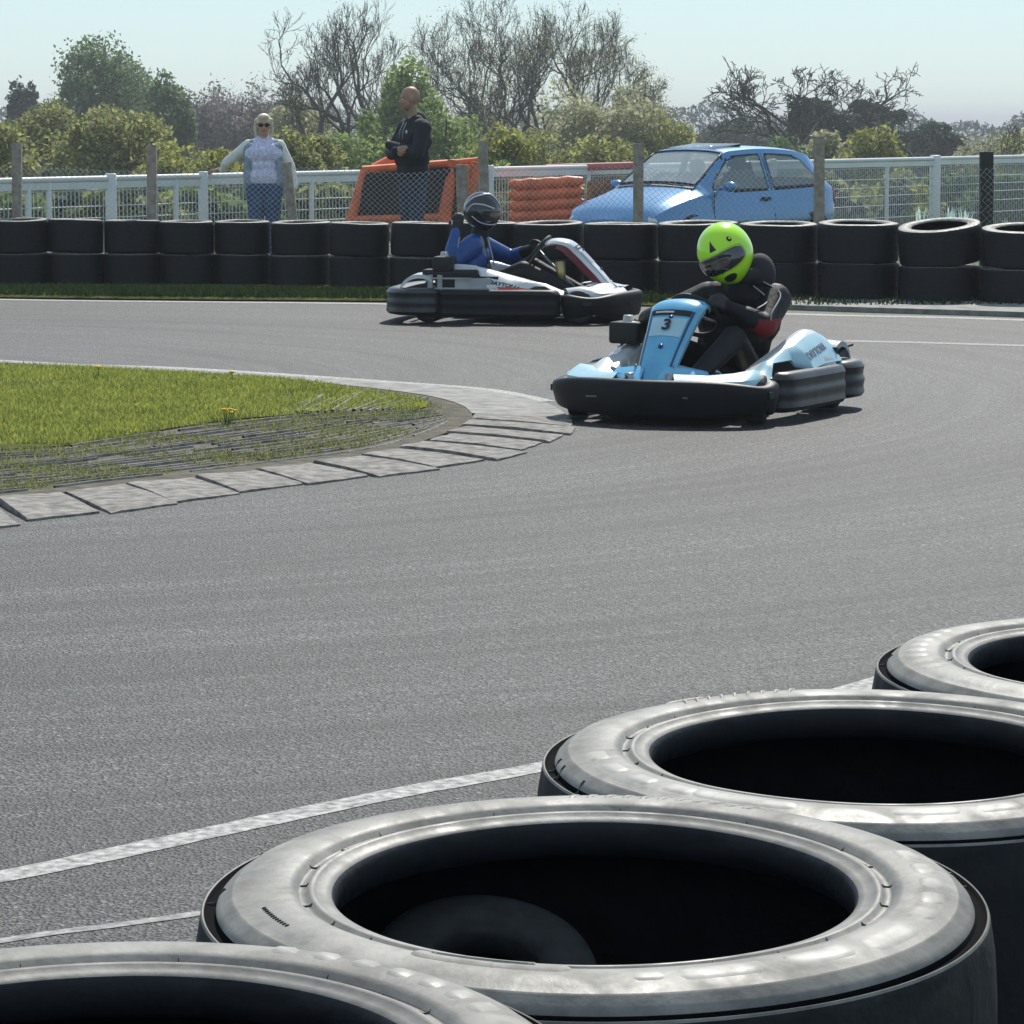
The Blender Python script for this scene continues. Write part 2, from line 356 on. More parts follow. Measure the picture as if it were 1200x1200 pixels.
# dandelions
M_dand = mat('dandelion_yellow', (.75, .55, .02), .7)
M_stem = mat('dandelion_green', (.08, .16, .03), .6)
def dandelion(px, py, n, lab, sz=1):
    c = G(px, py, 0); t = thing('dandelion', lab, 'dandelion', (c.x, c.y, .01), 0, 'yellow dandelions in the turf'); b = MB(); s = MB(); r = random.Random(px)
    for k in range(n):
        x, y, z = r.uniform(-.035, .035)*min(n, 4)/3, r.uniform(-.06, .06), r.uniform(.05, .085)
        s.tube([(x*.4, y*.4, 0), (x, y, z)], .003, 5); b.sphere((x, y, z), (.017*sz, .017*sz, .010*sz), nu=12, nv=6)
        for q in range(14): a = q*PI/7; b.box((x+math.cos(a)*.018*sz, y+math.sin(a)*.018*sz, z+.002), (.014*sz, .006, .003), rot=Matrix.Rotation(a, 3, 'Z'))
    b.build('flower_head', M_dand, t); s.build('stem', M_stem, t)
dandelion(265, 500, 7, 'large yellow dandelion clump in front of the turf edge', .6)
dandelion(273, 450, 1, 'single yellow dandelion near the far edge of the turf')
dandelion(117, 444, 1, 'single yellow dandelion at the left in the turf')
# ============================================================ TYRES
def rubber(name, c1, c2, rough, bump=.25):
    m = mat(name, c1, rough, vscale=9, col2=c2, bump=bump, bdist=.0018, bscale=110, detail=10, spec=.35)
    n = m.node_tree.nodes; l = m.node_tree.links; b = n['Principled BSDF']; tc = n.new('ShaderNodeTexCoord')
    z = n.new('ShaderNodeTexNoise'); z.inputs['Scale'].default_value = 14; z.inputs['Detail'].default_value = 6; z.inputs['Distortion'].default_value = 1.2; l.new(tc.outputs['Object'], z.inputs['Vector'])
    r = n.new('ShaderNodeMapRange'); r.inputs[1].default_value = .35; r.inputs[2].default_value = .65; r.inputs[3].default_value = rough-.12; r.inputs[4].default_value = rough+.15
    l.new(z.outputs['Fac'], r.inputs[0]); l.new(r.outputs[0], b.inputs['Roughness'])
    s = n.new('ShaderNodeTexNoise'); s.inputs['Scale'].default_value = 38; s.inputs['Detail'].default_value = 10; s.inputs['Roughness'].default_value = .7; l.new(tc.outputs['Object'], s.inputs['Vector'])
    q = n.new('ShaderNodeValToRGB'); q.color_ramp.elements[0].position = .38; q.color_ramp.elements[1].position = .56; q.color_ramp.elements[0].color = (.76, .755, .75, 1); l.new(s.outputs['Fac'], q.inputs[0])
    x = n.new('ShaderNodeMix'); x.data_type = 'RGBA'; x.blend_type = 'MULTIPLY'; x.inputs[0].default_value = 1; l.new(b.inputs['Base Color'].links[0].from_socket, x.inputs[6]); l.new(q.outputs[0], x.inputs[7]); l.new(x.outputs[2], b.inputs['Base Color']); return m
M_rub = rubber('dusty_rubber', (.32, .305, .275), (.15, .143, .13), .58)
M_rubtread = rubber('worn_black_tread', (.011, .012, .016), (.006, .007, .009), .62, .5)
M_rubpad = rubber('polished_rubber', (.42, .40, .36), (.28, .27, .245), .56, .1)
M_rubdark = mat('black_rubber', (.008, .008, .009), 1.0, spec=.05)
def tprof(R, Wd, ro, far=False):
    h = Wd/2; rr = ro/R
    if far:
        P = [(1.0, 0), (1.0, .4), (.999, .7), (.995, .84), (.985, .915), (.97, .95), (.965, .965), (.955, .965), (.94, .975), (.90, .99), (.85, 1.0), (.79, .995), (.735, .972), (.728, .95), (.722, .948), (.708, .948), (.703, .965), (.697, .97), (.69, .962), (.684, .94), (.67, .925), (rr+.004, .90), (rr, .87), (rr, .82), (rr+.006, .77), (rr+.04, .74), (.76, .74), (.85, .72), (.93, .62), (.962, .4), (.965, 0)]
        up = [(r*R, z*h) for r, z in P]; return up, [(r, -z) for r, z in up[::-1][1:]]
    P = [(1.0, -.0), (1.0, .25), (.997, .5), (.990, .70), (.980, .82), (.976, .868), (.972, .882), (.968, .880), (.965, .858), (.957, .852), (.942, .856), (.938, .885), (.934, .905), (.925, .925), (.903, .955), (.899, .963), (.895, .965), (.891, .966), (.87, .98), (.83, .998), (.80, 1.0), (.765, .995), (.742, .984), (.736, .958), (.730, .955), (.716, .957), (.711, .974), (.703, .978), (.694, .972), (.688, .960), (.670, .957), (rr+.008, .942), (rr, .91), (rr, .84), (rr+.006, .77), (rr+.04, .74), (.76, .74), (.85, .72), (.93, .62), (.962, .4), (.965, 0)]
    up = [(r*R, z*h) for r, z in P]; dn = [(r, -z) for r, z in up[::-1][1:]]
    return up, dn
def tyre_mesh(name, R, Wd, ro, n=128, detail=False, seed=0):
    up, dn = tprof(R, Wd, ro, not detail); prof = up+dn; rd = random.Random(seed)
    a1, a2, a3 = rd.uniform(0, 6), rd.uniform(0, 6), rd.uniform(0, 6); am = .0007 if detail else .006
    def shape(q, r, z):
        f = 1+(.0035*math.sin(2*q+a1)+.002*math.sin(3*q+a2))*(.6 if detail else 1)
        return (r*f*math.cos(q), r*f*math.sin(q), z+am*math.sin(2*q+a3)*(r/R)+am*.5*math.sin(5*q+a1)*(abs(z)/(Wd/2)))
    b = MB(); rows = [[shape(2*PI*k/n, r, z) for k in range(n)] for r, z in prof]
    nu = 5; N = len(prof)
    b.grid(rows[:nu+1], M_rubtread, closed=True, flip=False); b.grid(rows[nu:8], M_rub, closed=True); b.grid(rows[7:12], M_rubdark if detail else M_rub, closed=True); b.grid(rows[11:len(up)-9], M_rub, closed=True); b.grid(rows[len(up)-10:N-nu], M_rubdark if not detail else M_rubtread, closed=True); b.grid(rows[N-nu-1:]+[rows[0]], M_rubtread, closed=True)  # groove and inner flank coloured black, so their shade sits in the material
    me_o = b.build(name, None, angle=60); me = me_o.data; me.name = name
    bm = bmesh.new(); bm.from_mesh(me); bmesh.ops.remove_doubles(bm, verts=bm.verts, dist=1e-5); bmesh.ops.recalc_face_normals(bm, faces=bm.faces); bm.to_mesh(me); bm.free()
    def surf(q, r, off=0):
        rs = [p for p in up[7:33]]
        for (r0, z0), (r1, z1) in zip(rs, rs[1:]):
            if r1 <= r <= r0: zz = z0+(z1-z0)*(r0-r)/(r0-r1+1e-9); break
        else: zz = rs[-1][1] if r < rs[-1][0] else rs[0][1]
        x, y, z = shape(q, r, zz); return (x, y, z+off)
    return me_o, surf
def pad(b, surf, q0, q1, r0, r1, h, m=None, rnd_=.35, slant=0):
    nq = max(4, int(abs(q1-q0)/.02)); nr = 6; rows = []
    for i in range(nr+1):
        v = i/nr; row = []
        for k in range(nq+1):
            u = k/nq; e = min(u, 1-u)*nq/ (nq*rnd_*.5); ev = min(v, 1-v)
            sh = 1-max(0, 1-min(1, u/.12, (1-u)/.12))**2*.5
            vv = .5+(v-.5)*sh; edge = 0 if i in (0, nr) or k in (0, nq) else 1
            r = r0+(r1-r0)*vv; q = q0+(q1-q0)*u+slant*(vv-.5)
            row.append(surf(q, r, h if edge else -.0005))
        rows.append(row)
    b.grid(rows, m)
M_text = mat('moulded_rubber_ink', (.02, .02, .02), .5)
def fore_tyre(px, py, zc_top, D, label, seed, marks, tiltx=0, lower=2):
    R = D/2; Wd = .31; ro = R*.645
    c = G(px, py, zc_top)
    t = thing('slick_tyre', label, 'tyre', (c.x, c.y, zc_top-Wd/2), 0, 'large slick tyres stacked in the foreground'); t.rotation_euler = (tiltx, 0, 0)
    o, surf = tyre_mesh('carcass', R, Wd, ro, 224, True, seed); o.parent = t
    b = MB(); rd = random.Random(seed)
    nt_ = 26                                            # short moulding lines by the bead
    for k in range(nt_):
        q = 2*PI*k/nt_+rd.uniform(-.01, .01); pad(b, surf, q-.0020, q+.0020, R*.708, R*(.735 if k % 2 else .742), .0012, M_text)
    for k in range(7): q = rd.uniform(0, 2*PI); pad(b, surf, q-.003, q+.003, R*.915, R*.966, .002, M_text)
    marks(b, surf, R); join_into(o, b)
    for j in range(lower):
        lo = thing('slick_tyre', label.replace('topmost tyre', ('middle tyre' if j == 0 else 'bottom tyre')).replace('Top', 'Lower'), 'tyre', (c.x+rd.uniform(-.01, .01), c.y+.01+rd.uniform(-.01, .01), zc_top-Wd*1.5-j*Wd), rd.uniform(0, 6), 'large slick tyres stacked in the foreground')
        q = o.copy(); C.objects.link(q); q.parent = lo
    return t
def arc_text(b, surf, q0, q1, r, hgt, s, m, rad_up=1):
    pass
def marks1(b, surf, R):
    for q0, q1, r0, r1 in ((-1.50, -1.40, .80, .85), (-1.37, -1.10, .785, .86), (-1.04, -.80, .785, .865), (-.75, -.5, .80, .88)): pad(b, surf, q0, q1, R*r0, R*r1, .0009, M_rubpad)
    for k in range(5): q = -.42+k*.16; pad(b, surf, q, q+.12, R*.80, R*.87, .0012, M_rubpad, slant=.02)
    # thin outlined label panel near the viewer
    pad(b, surf, -2.18, -1.66, R*.715, R*.80, .0020, M_rub); pad(b, surf, -2.13, -1.76, R*.735, R*.765, .0034, M_rubpad)
    for k in range(12): q = 3.44+k*.018; pad(b, surf, q, q+.009, R*.835, R*.848, .0009, M_rubtread)
    for k in range(11): q = 1.0+k*.06; pad(b, surf, q, q+.03, R*.80, R*.86, .0009, M_rub, slant=-.03)
def marks2(b, surf, R):
    pad(b, surf, 2.12, 2.32, R*.83, R*.86, .0018, M_rubpad)
    for k in range(9): q = 1.75+k*.06; pad(b, surf, q, q+.020, R*.79, R*.87, .0018, M_rubpad, slant=-.05)
    for k in range(5): q = 3.25+k*.2; pad(b, surf, q, q+.14, R*.79, R*.86, .0008, M_rubpad)
    for q0, q1 in ((-1.6, -1.35), (-1.3, -1.12), (-2.3, -1.9)): pad(b, surf, q0, q1, R*.79, R*.86, .0008, M_rubpad)
def marks3(b, surf, R):
    for k in range(8): q = 2.5+k*.12; pad(b, surf, q, q+.08, R*.79, R*.88, .0008, M_rubpad)
def marks0(b, surf, R):
    for k in range(7): q = .35+k*.13; pad(b, surf, q, q+.09, R*.79, R*.87, .0016, M_rubpad, slant=.02)
Z1 = .93
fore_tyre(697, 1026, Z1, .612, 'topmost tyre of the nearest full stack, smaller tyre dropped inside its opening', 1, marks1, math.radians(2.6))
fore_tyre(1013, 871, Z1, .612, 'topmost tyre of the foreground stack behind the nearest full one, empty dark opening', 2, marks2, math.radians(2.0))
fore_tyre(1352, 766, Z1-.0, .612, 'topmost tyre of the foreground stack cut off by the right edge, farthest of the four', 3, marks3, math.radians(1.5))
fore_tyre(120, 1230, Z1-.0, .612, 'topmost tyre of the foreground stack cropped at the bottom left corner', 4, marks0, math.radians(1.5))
# the small tyre lying inside the nearest one
ct = A(566, 1130, 2.62); st = MB()
pr = [(.125, -.055), (.13, -.03), (.13, .03), (.125, .055), (.112, .066), (.09, .066), (.075, .055), (.066, .045), (.063, .03), (.063, -.03), (.066, -.045), (.075, -.055), (.09, -.066), (.112, -.066), (.125, -.055)]
st.lathe([(r*1.02, z) for r, z in pr], 72); ob = st.build('kart_tyre', rubber('inner_rubber', (.055, .055, .054), (.03, .03, .03), .8), None)
ob.location = ct; ob.rotation_euler = (math.radians(24), math.radians(4), 0); ob.scale = (.70, .70, .30); ob.location.z -= .012; tag(ob, 'small tyre lying inside the opening of the nearest big tyre', 'tyre')
# ---------- far tyre wall: stacks of two
edges = [-75, -8, 58, 123, 188, 252, 317, 387, 457, 529, 604, 685, 772, 866, 958, 1053, 1150, 1250]
words_ = 'first second third fourth fifth sixth seventh eighth ninth tenth eleventh twelfth thirteenth fourteenth fifteenth sixteenth seventeenth'.split()
protos = []
for k in range(3):
    o, _ = tyre_mesh('slick_tyre', 1.0, 1.0, .66, 64, False, 20+k); protos.append(o)
usedp = set()
def wall_tyre(x, y, z, R, Wd, label, tx=0, ty=0, k=0):
    p = protos[k]
    if k in usedp: p2 = p.copy(); C.objects.link(p2)
    else: p2 = p; usedp.add(k)
    p2.scale = (R, R, Wd); p2.location = (x, y, z); p2.rotation_euler = (tx, ty, random.uniform(0, 0.3)); return tag(p2, label, 'tyre', 'black slick tyres of the far tyre wall')
tops = {0: 259, 1: 258, 2: 258, 3: 259, 4: 260, 5: 260, 6: 261, 7: 262, 8: 262, 9: 261, 10: 262, 11: 263, 12: 262, 13: 263, 14: 262, 15: 268, 16: 272}
FR = []
for i in range(17):
    x0, x1 = edges[i], edges[i+1]; xm = (x0+x1)/2
    base = 337+max(0, xm-300)*.026
    s = (base-145)/H*1.0
    R = (x1-x0)/s/2*.985; c = G(xm, base); c = Vector((c.x*(1+R/c.y), c.y+R, 0)); R *= (1+R/c.y)
    d = c.y; toph = A(xm, tops[i]+1, c.y-R).z; Wd = max(.26, min(.37, toph/2)); FR.append((c.x, c.y, R, Wd))
    R *= 1.04
    if i < 14: toph = max(.52, min(.66, toph))
    Wd = toph/2+.004
    name = words_[i]
    if i == 0: side = 'in the far tyre wall at the very left edge'
    elif i < 15: side = 'in the %s stack from the left of the far tyre wall' % name
    elif i == 15: side = 'in the tilted stack near the right end of the far wall'
    else: side = 'in the last stack cut off at the right edge'
    jx, jy = random.uniform(-.012, .012), random.uniform(-.03, .03)
    wall_tyre(c.x, c.y, Wd/2, R, Wd*1.0, 'lower black tyre '+side, k=i % 3)
    tx, ty = (random.uniform(-.01, .05), random.uniform(-.03, .03))
    if i == 14: tx, ty = .05, -.01
    if i == 15: tx, ty = .13, -.10
    if i == 16: tx, ty = .10, -.03
    t = wall_tyre(c.x+jx, c.y+jy, Wd*1.5+(0.03 if i >= 15 else 0.004), R*.99, Wd*.995, 'upper black tyre '+side, tx, ty, k=(i+1) % 3)
# chalked cross on the tilted tyre
x, y, R, Wd = FR[15]; b = MB()
for s in (-1, 1):
    pts = []
    for k in range(7):
        u = (k-3)/3*.09; a = -PI/2-.05+u/R; rr = R*1.002
        pts.append((rr*math.cos(a), rr*math.sin(a), Wd*.95+s*u*.38))
    b.tube([(x+p[0], y+p[1]-.001, p[2]+.09) for p in pts], .004, 5)
ck = b.build('chalk_cross', mat('chalk', (.10, .10, .11), .9)); 
host = [o for o in C.objects if o.name.startswith('slick_tyre') and o.get('label', '').startswith('upper black tyre in the tilted')][0]
bpy.context.view_layer.update(); ck.parent = host; ck.matrix_parent_inverse = host.matrix_world.inverted()
# ============================================================ CHAIN LINK FENCE
M_wood = mat('weathered_wood', (.42, .365, .30), .9, vscale=18, col2=(.24, .205, .17), bump=.5, bscale=60)
M_wood2 = mat('dark_wood', (.05, .05, .042), .9, vscale=18, col2=(.028, .028, .024), bump=.5, bscale=60)
M_wire = mat('galvanised_wire', (.55, .56, .57), .42, metal=.6)
YF = 31.35
posts = [(-130, 172, -130, 12, 0), (20, 168, 20, 11, 0), (178, 170, 178, 11, 0), (336, 190, 344, 11, 0), (541, 193, 543, 14, 0), (566, 165, 569, 11, 0), (748, 168, 748, 12, 0), (960, 160, 960, 12, 0), (1156, 178, 1156, 15, 1), (1330, 165, 1330, 12, 0)]
fence = thing('chain_link_fence', 'rusty sagging chain link fence on timber posts directly behind the far tyre wall', 'fence', (0, YF, 0))
def yf(px): return YF-max(0, px-500)*.0016
for px, ty, pb, wd, dk in posts:
    if px < -10 and px != -130: continue
    t = A(px, ty, yf(px)); bt = A(pb, 258, yf(px)); k = (bt-t)*1.0; g = t+k*(t.z/(t.z-bt.z)); r = wd/F*yf(px)/2
    b = MB(); ax = Vector((1, 0, 0))
    rows = []
    for p in (g, t):
        rows.append([(p.x+a*r, p.y-YF+bb*r, p.z-(.15 if p is g else 0)) for a, bb in ((-1, -.8), (-.8, -1), (.8, -1), (1, -.8), (1, .8), (.8, 1), (-.8, 1), (-1, .8))])
    b.grid(rows, closed=True); b.add([(x, y, z) for x, y, z in rows[1]], [tuple(range(8))])
    b.build('post', M_wood2 if dk else M_wood, fence, smooth=False)
pp = [-130, 20, 178, 340, 568, 748, 960, 1156, 1330]
rw = random.Random(8)
for a, c in zip(pp, pp[1:]):
    xa, xb = A(a, 200, yf(a)).x, A(c, 200, yf(c)).x; P = .055; n = int((xb-xa)/P); b = MB()
    ztop = 1.13; torn = 0
    for k in range(n):
        for sgn in (-1, 1):
            pts = []; nz = int(ztop/P)
            for j in range(nz+1):
                u = xa+(k+.5)*P+sgn*(P/2)*(1 if j % 2 else -1)
                z = .01+j*P; f = (u-xa)/(xb-xa); sag = -.05*math.sin(f*PI)*(z/ztop)+.02*math.sin(u*5+z*3)
                pts.append((u+.012*math.sin(z*9+u*3), yf(a+(c-a)*f)-YF+.012*sgn+.03*math.sin(u*2.1+z*2)-.045, z+sag))
            b.tube(pts, .0021, 3, cap=False)
    b.build('wire_mesh', M_wire, fence)
# ============================================================ WHITE RAIL
M_white = mat('white_gloss_paint', (.72, .73, .73), .4, var=.05, vscale=3)
rail = thing('white_railing', 'white metal railing with mesh infill running behind the spectators and the car', 'railing', (0, 0, 0))
def RL(px, dy=0):                                   # point on top of the rail seen at px
    t = (px-30)/955; s = 117-35*t; Y = F/s; q = A(px, 209-26*(px-30)/1120, Y)
    return q
def railpart(px0, px1):
    a, c = RL(px0), RL(px1); b = MB(); 
    b.tube([a+Vector((0, 0, -.02)), c+Vector((0, 0, -.02))], .03, 10); b.box(((a+c)/2)+Vector((0, 0, -.085)), ((c-a).length, .03, .07), rot=Matrix.Rotation(math.atan2(c.y-a.y, c.x-a.x), 3, 'Z'))
    b.build('top_rail', M_white, rail, angle=40)
segs = [-160, 130, 238, 575, 905, 1096, 1330]
for a, c in zip(segs, segs[1:]): railpart(a, c)
for px, wd in ((-160, .11), (130, .11), (238, .10), (575, .08), (905, .12), (1096, .15), (1330, .12)):
    p = RL(px); zb = HT(p.x, p.y); bevelbox('post', (p.x, p.y-.01, (p.z+zb)/2), (wd, .11, p.z-zb+.06), M_white, rail, .015)
    pass
for px in (33, 57, 206, 365, 470, 690, 800, 1040, 1210):
    p = RL(px); zb = HT(p.x, p.y); bevelbox('slim_post', (p.x, p.y, (p.z-.05+zb)/2), (.055, .05, p.z-zb-.05), M_white, rail, .008)
M_wbar = mat('white_wire', (.60, .61, .60), .5)
for a, c in zip(segs, segs[1:]):
    pa, pc = RL(a), RL(c); n = int((pc-pa).length/.062); b = MB()
    for k in range(1, n):
        p = pa.lerp(pc, k/n); b.tube([(p.x, p.y, p.z-.12), (p.x, p.y, HT(p.x, p.y)+.05)], .0045, 4, cap=False)
    for dz in (.14, .30, .42, .54, .68, .86):
        b.tube([pa-Vector((0, .008, dz)), pc-Vector((0, .008, dz))], .0055, 4)
    b.build('mesh_infill', M_wbar, rail)
HAZE = .0006
# ============================================================ BARRIERS, PLANTS
M_orange = mat('orange_plastic', (.72, .15, .05), .5, var=.25, vscale=7, bump=.15, bscale=12)
M_orange2 = mat('sunbleached_orange', (.70, .17, .07), .6, var=.2, vscale=9)
M_dmesh = mat('brown_mesh', (.055, .042, .038), .8)
M_tarp = mat('muddy_orange_plastic', (.45, .15, .07), .8, vscale=14, col2=(.16, .09, .06), bump=.4, bscale=40)
def P3(px, py, Y): return A(px, py, Y)
YB = 34.8
bt = thing('crash_barrier', 'orange framed barrier with dark brown mesh panel behind the standing man', 'barrier', (A(480, 250, YB).x, YB, 0))
def beam(pts, r, name, m, par, sq=True, n=8):
    b = MB(); o = par.location; b.tube([Vector(p)-o for p in pts], r, n); return b.build(name, m, par, angle=50)
f = P3(410, 262, YB), P3(428, 200, YB+.1), P3(532, 192, YB+.1), P3(518, 262, YB)
gz = lambda p: Vector((p.x, p.y, 0.02))
beam([gz(f[0]+Vector((-.08, 0, 0))), f[0], f[1]], .055, 'frame', M_orange, bt)
beam([f[1]+Vector((-.03, 0, 0)), f[2]], .05, 'frame', M_orange, bt)
beam([f[2]+Vector((0, 0, .03)), P3(520, 258, YB), gz(P3(512, 262, YB))], .075, 'frame', M_orange, bt)
beam([P3(412, 258, YB-.02), P3(520, 255, YB-.02)], .045, 'frame', M_orange2, bt)
beam([P3(424, 202, YB+.55), P3(560, 188, YB+.55)], .035, 'frame', M_orange2, bt)
beam([P3(440, 200, YB+.3), P3(463, 188, YB+.3)], .08, 'padding', M_orange, bt)
b = MB(); o = bt.location
for k in range(60):
    t = k/51; a = P3(414, 258, YB+.02).lerp(P3(517, 258, YB+.02), t)-o; c = P3(430, 204, YB+.02).lerp(P3(530, 196, YB+.02), t)-o
    b.tube([a, c], .009, 4, cap=False)
for k in range(24):
    t = k/23; a = P3(414, 258, YB+.03).lerp(P3(430, 204, YB+.03), t)-o; c = P3(517, 258, YB+.03).lerp(P3(530, 196, YB+.03), t)-o
    b.tube([a, c], .009, 4, cap=False)
b.build('mesh_panel', M_dmesh, bt)
0 and bevelbox('back_panel', Vector(((f[1].x+f[2].x)/2-o.x-.02, .22, .42)), (.86, .04, .76), M_dmesh, bt, .01)
b2 = thing('crash_barrier', 'narrow orange barrier post leaning between the two timber fence posts', 'barrier', gz(P3(555, 258, YB)))
beam([gz(P3(548, 258, YB))+Vector((0, 0, 0)), P3(546, 258, YB), P3(549, 193, YB)], .04, 'frame', M_orange, b2)
beam([P3(553, 230, YB), P3(558, 190, YB)], .05, 'padding', M_orange2, b2)
YS = 40.1
for k in range(5):
    y0 = 219+k*12.5-2
    if k == 4: y0 = 265
    words4 = ['topmost', 'second', 'third', 'fourth', 'bottom'][k]
    a = P3(596, y0, YS); c = P3(684, y0-5, YS); r = .069
    z = a.z; nm = tag(None, '', '') if False else None
    b = MB(); n = 14; pts = []; rs = []
    for i in range(n+1):
        t = i/n; pts.append(a.lerp(c, t)+Vector((0, 0, .008*math.sin(i*1.9+k)))); rs.append(r*(.55 if i in (0, n) else (.9 if i in (1, n-1) else 1+.03*math.sin(i*2.3+k*2))))
    cen = a.lerp(c, .5); b.tube([p-cen for p in pts], rs, 14)
    ob = b.build('barrier_tube', M_orange, None, angle=60); ob.location = cen
    tag(ob, '%s orange plastic tube of the stack left of the blue car' % words4, 'barrier tube', 'orange tubes stacked behind the fence')
z0 = P3(598, 265, YS).z-.06
ob = bevelbox('pallet', (0, 0, 0), (.95, .12, z0+.14), M_wood, None, .01); pc = P3(638, 262, YS); ob.location = (pc.x, YS, (z0-.14)/2-.005); tag(ob, 'timber pallet under the stack of orange tubes', 'pallet')
b = MB(); r = random.Random(2); rows = []
a0 = P3(688, 213, YS); a1 = P3(742, 209, YS)
cen = Vector(((a0.x+a1.x)/2, YS, HT(0, YS)))
for i in range(16):
    t = i/15; x = a0.x+(a1.x-a0.x)*t-cen.x; zt = a0.z-HT(0, YS)+(a1.z-a0.z)*t+.02*math.sin(i*2.1)
    rows.append([(x, -.15+.02*math.sin(i*3), .0), (x, -.14+.03*math.sin(i*1.7), zt*.35), (x, -.17+.03*math.cos(i*2.3), zt*.6), (x, -.12, zt*.9), (x, -.08, zt), (x, .10, zt*.98), (x, .15, .0)])
b.grid(rows); b.add([rows[0][j] for j in range(7)], [tuple(range(7))]); b.add([rows[-1][j] for j in range(7)], [tuple(range(7))])
ob = b.build('folded_barrier', M_tarp, None, angle=60); ob.location = cen; tag(ob, 'muddy brown and orange folded barrier between the orange tubes and the blue car', 'barrier')
beam_ = MB()
pa, pc = P3(640, 197, 42), P3(745, 194, 42); cen = pa.lerp(pc, .5); cen.z = HT(cen.x, 42)
beam_.tube([pa-cen, pc-cen], .05, 10); beam_.tube([pa-cen, (pa.x-cen.x, 0, 0)], .03, 8); beam_.tube([pc-cen, (pc.x-cen.x, 0, 0)], .03, 8)
ob = beam_.build('rail_bar', mat('faded_red_paint', (.45, .16, .15), .6, var=.2), None, angle=50); ob.location = cen; tag(ob, 'faded red horizontal bar on posts behind the stacked orange tubes', 'rail')
# spiky pale plants by the rail at the right
M_agave = mat('pale_blue_leaf', (.62, .78, .72), .5, var=.1, transl=.4)
def spiky(px, sz, lab):
    Y = 37.5; c = A(px, 258, Y); zb = HT(c.x, Y); h = A(px, 243, Y).z-zb; t = thing('spiky_plant', lab, 'plant', (c.x, Y, zb), 0, 'spiky pale plants by the railing'); b = MB(); r = random.Random(px)
    for k in range(26):
        q = r.uniform(0, 2*PI); l = r.uniform(.08, .24)*sz; hh = h*r.uniform(.75, 1.05); pr = Vector((-math.sin(q), math.cos(q), 0))*.016*sz; o = Vector((math.cos(q), math.sin(q), 0))
        p = [Vector((0, 0, 0)), o*l*.3+Vector((0, 0, hh*.5)), o*l*.7+Vector((0, 0, hh*.85)), o*l+Vector((0, 0, hh))]
        b.grid([[p[0]-pr, p[0]+pr], [p[1]-pr*1.3, p[1]+pr*1.3], [p[2]-pr, p[2]+pr], [p[3], p[3]+pr*.1]])
    b.build('leaves', M_agave, t, smooth=False)
spiky(1078, .6, 'spiky pale green plant left of the thick white railing post')
spiky(1113, .5, 'small spiky pale plant just right of the thick white railing post')
spiky(1130, .65, 'spiky pale green plant left of the dark timber fence post')
# ============================================================ TREES
def leafmat(n, c, c2, tr=.35): return mat(n, c, .65, col2=c2, vscale=.35, island=True, transl=tr, spec=.3)
L_dark = leafmat('dark_leaf', (.19, .27, .12), (.075, .12, .055), .5)
L_olive = leafmat('olive_leaf', (.42, .43, .15), (.14, .155, .07), .55)
L_green = leafmat('spring_leaf', (.34, .42, .13), (.12, .18, .06), .55)
L_yel = leafmat('yellow_green_leaf', (.42, .42, .12), (.16, .18, .06), .55)
L_pine = leafmat('pine_needle', (.075, .11, .075), (.03, .048, .038), .25)
L_bud = leafmat('bud_leaf', (.50, .50, .30), (.24, .24, .14), .55)
L_twig = leafmat('brown_twig', (.30, .26, .22), (.14, .12, .125), .35)
M_bark = mat('grey_bark', (.11, .098, .083), .95, vscale=3, col2=(.028, .025, .021), bump=.5, bscale=12)
def leaf(b, p, s, r, long=1.0):
    a = Vector((r.gauss(0, 1), r.gauss(0, 1), r.gauss(0, 1))).normalized(); c = a.orthogonal().normalized(); q = r.uniform(0, 6.28); c = c*math.cos(q)+a.cross(c)*math.sin(q); d = a.cross(c)
    k = len(b.v); c = c*s*long; d = d*s*.55
    b.v += [tuple(p-c), tuple(p+d-c*.1), tuple(p+c), tuple(p-d+c*.15)]; b.f.append([k, k+1, k+2, k+3]); b.m.append(0)
def branch(b, p, d, L, r0, depth, r, spread=.5, tips=None, wob=.21, up=.10, shrink=.72):
    n = 4; pts = [p]; rs = [r0]; q = p.copy(); dd = d.copy()
    for i in range(n):
        dd = (dd+Vector((r.gauss(0, wob), r.gauss(0, wob), r.gauss(0, wob)+up))).normalized(); q = q+dd*L/n; pts.append(q.copy()); rs.append(r0*(1-.22*(i+1)/n))
    b.tube(pts, rs, 7 if depth > 4 else (5 if depth > 2 else 3), cap=False)
    if depth <= 0:
        if tips is not None: tips.append(q)
        return
    if tips is not None and depth <= 2: tips.append(pts[2])
    for k in range(r.choice((2, 3, 3)) if depth > 1 else 3):
        ax = dd.orthogonal().normalized(); ax = Matrix.Rotation(r.uniform(0, 2*PI), 3, dd) @ ax
        nd = (Matrix.Rotation(r.uniform(.25, 1)*spread*1.3, 3, ax) @ dd).normalized()
        st = pts[-1] if k < 2 else pts[r.choice((2, 3))]
        branch(b, st, nd, L*shrink*r.uniform(.8, 1.15), max(.012, rs[-1]*(.82 if k == 0 else .60)), depth-1, r, spread, tips, wob, up, shrink)
def place(px, topy, Y, baseoff=0):
    c = A(px, topy, Y); zb = HT(c.x, Y); return c.x, Y, zb, c.z-zb
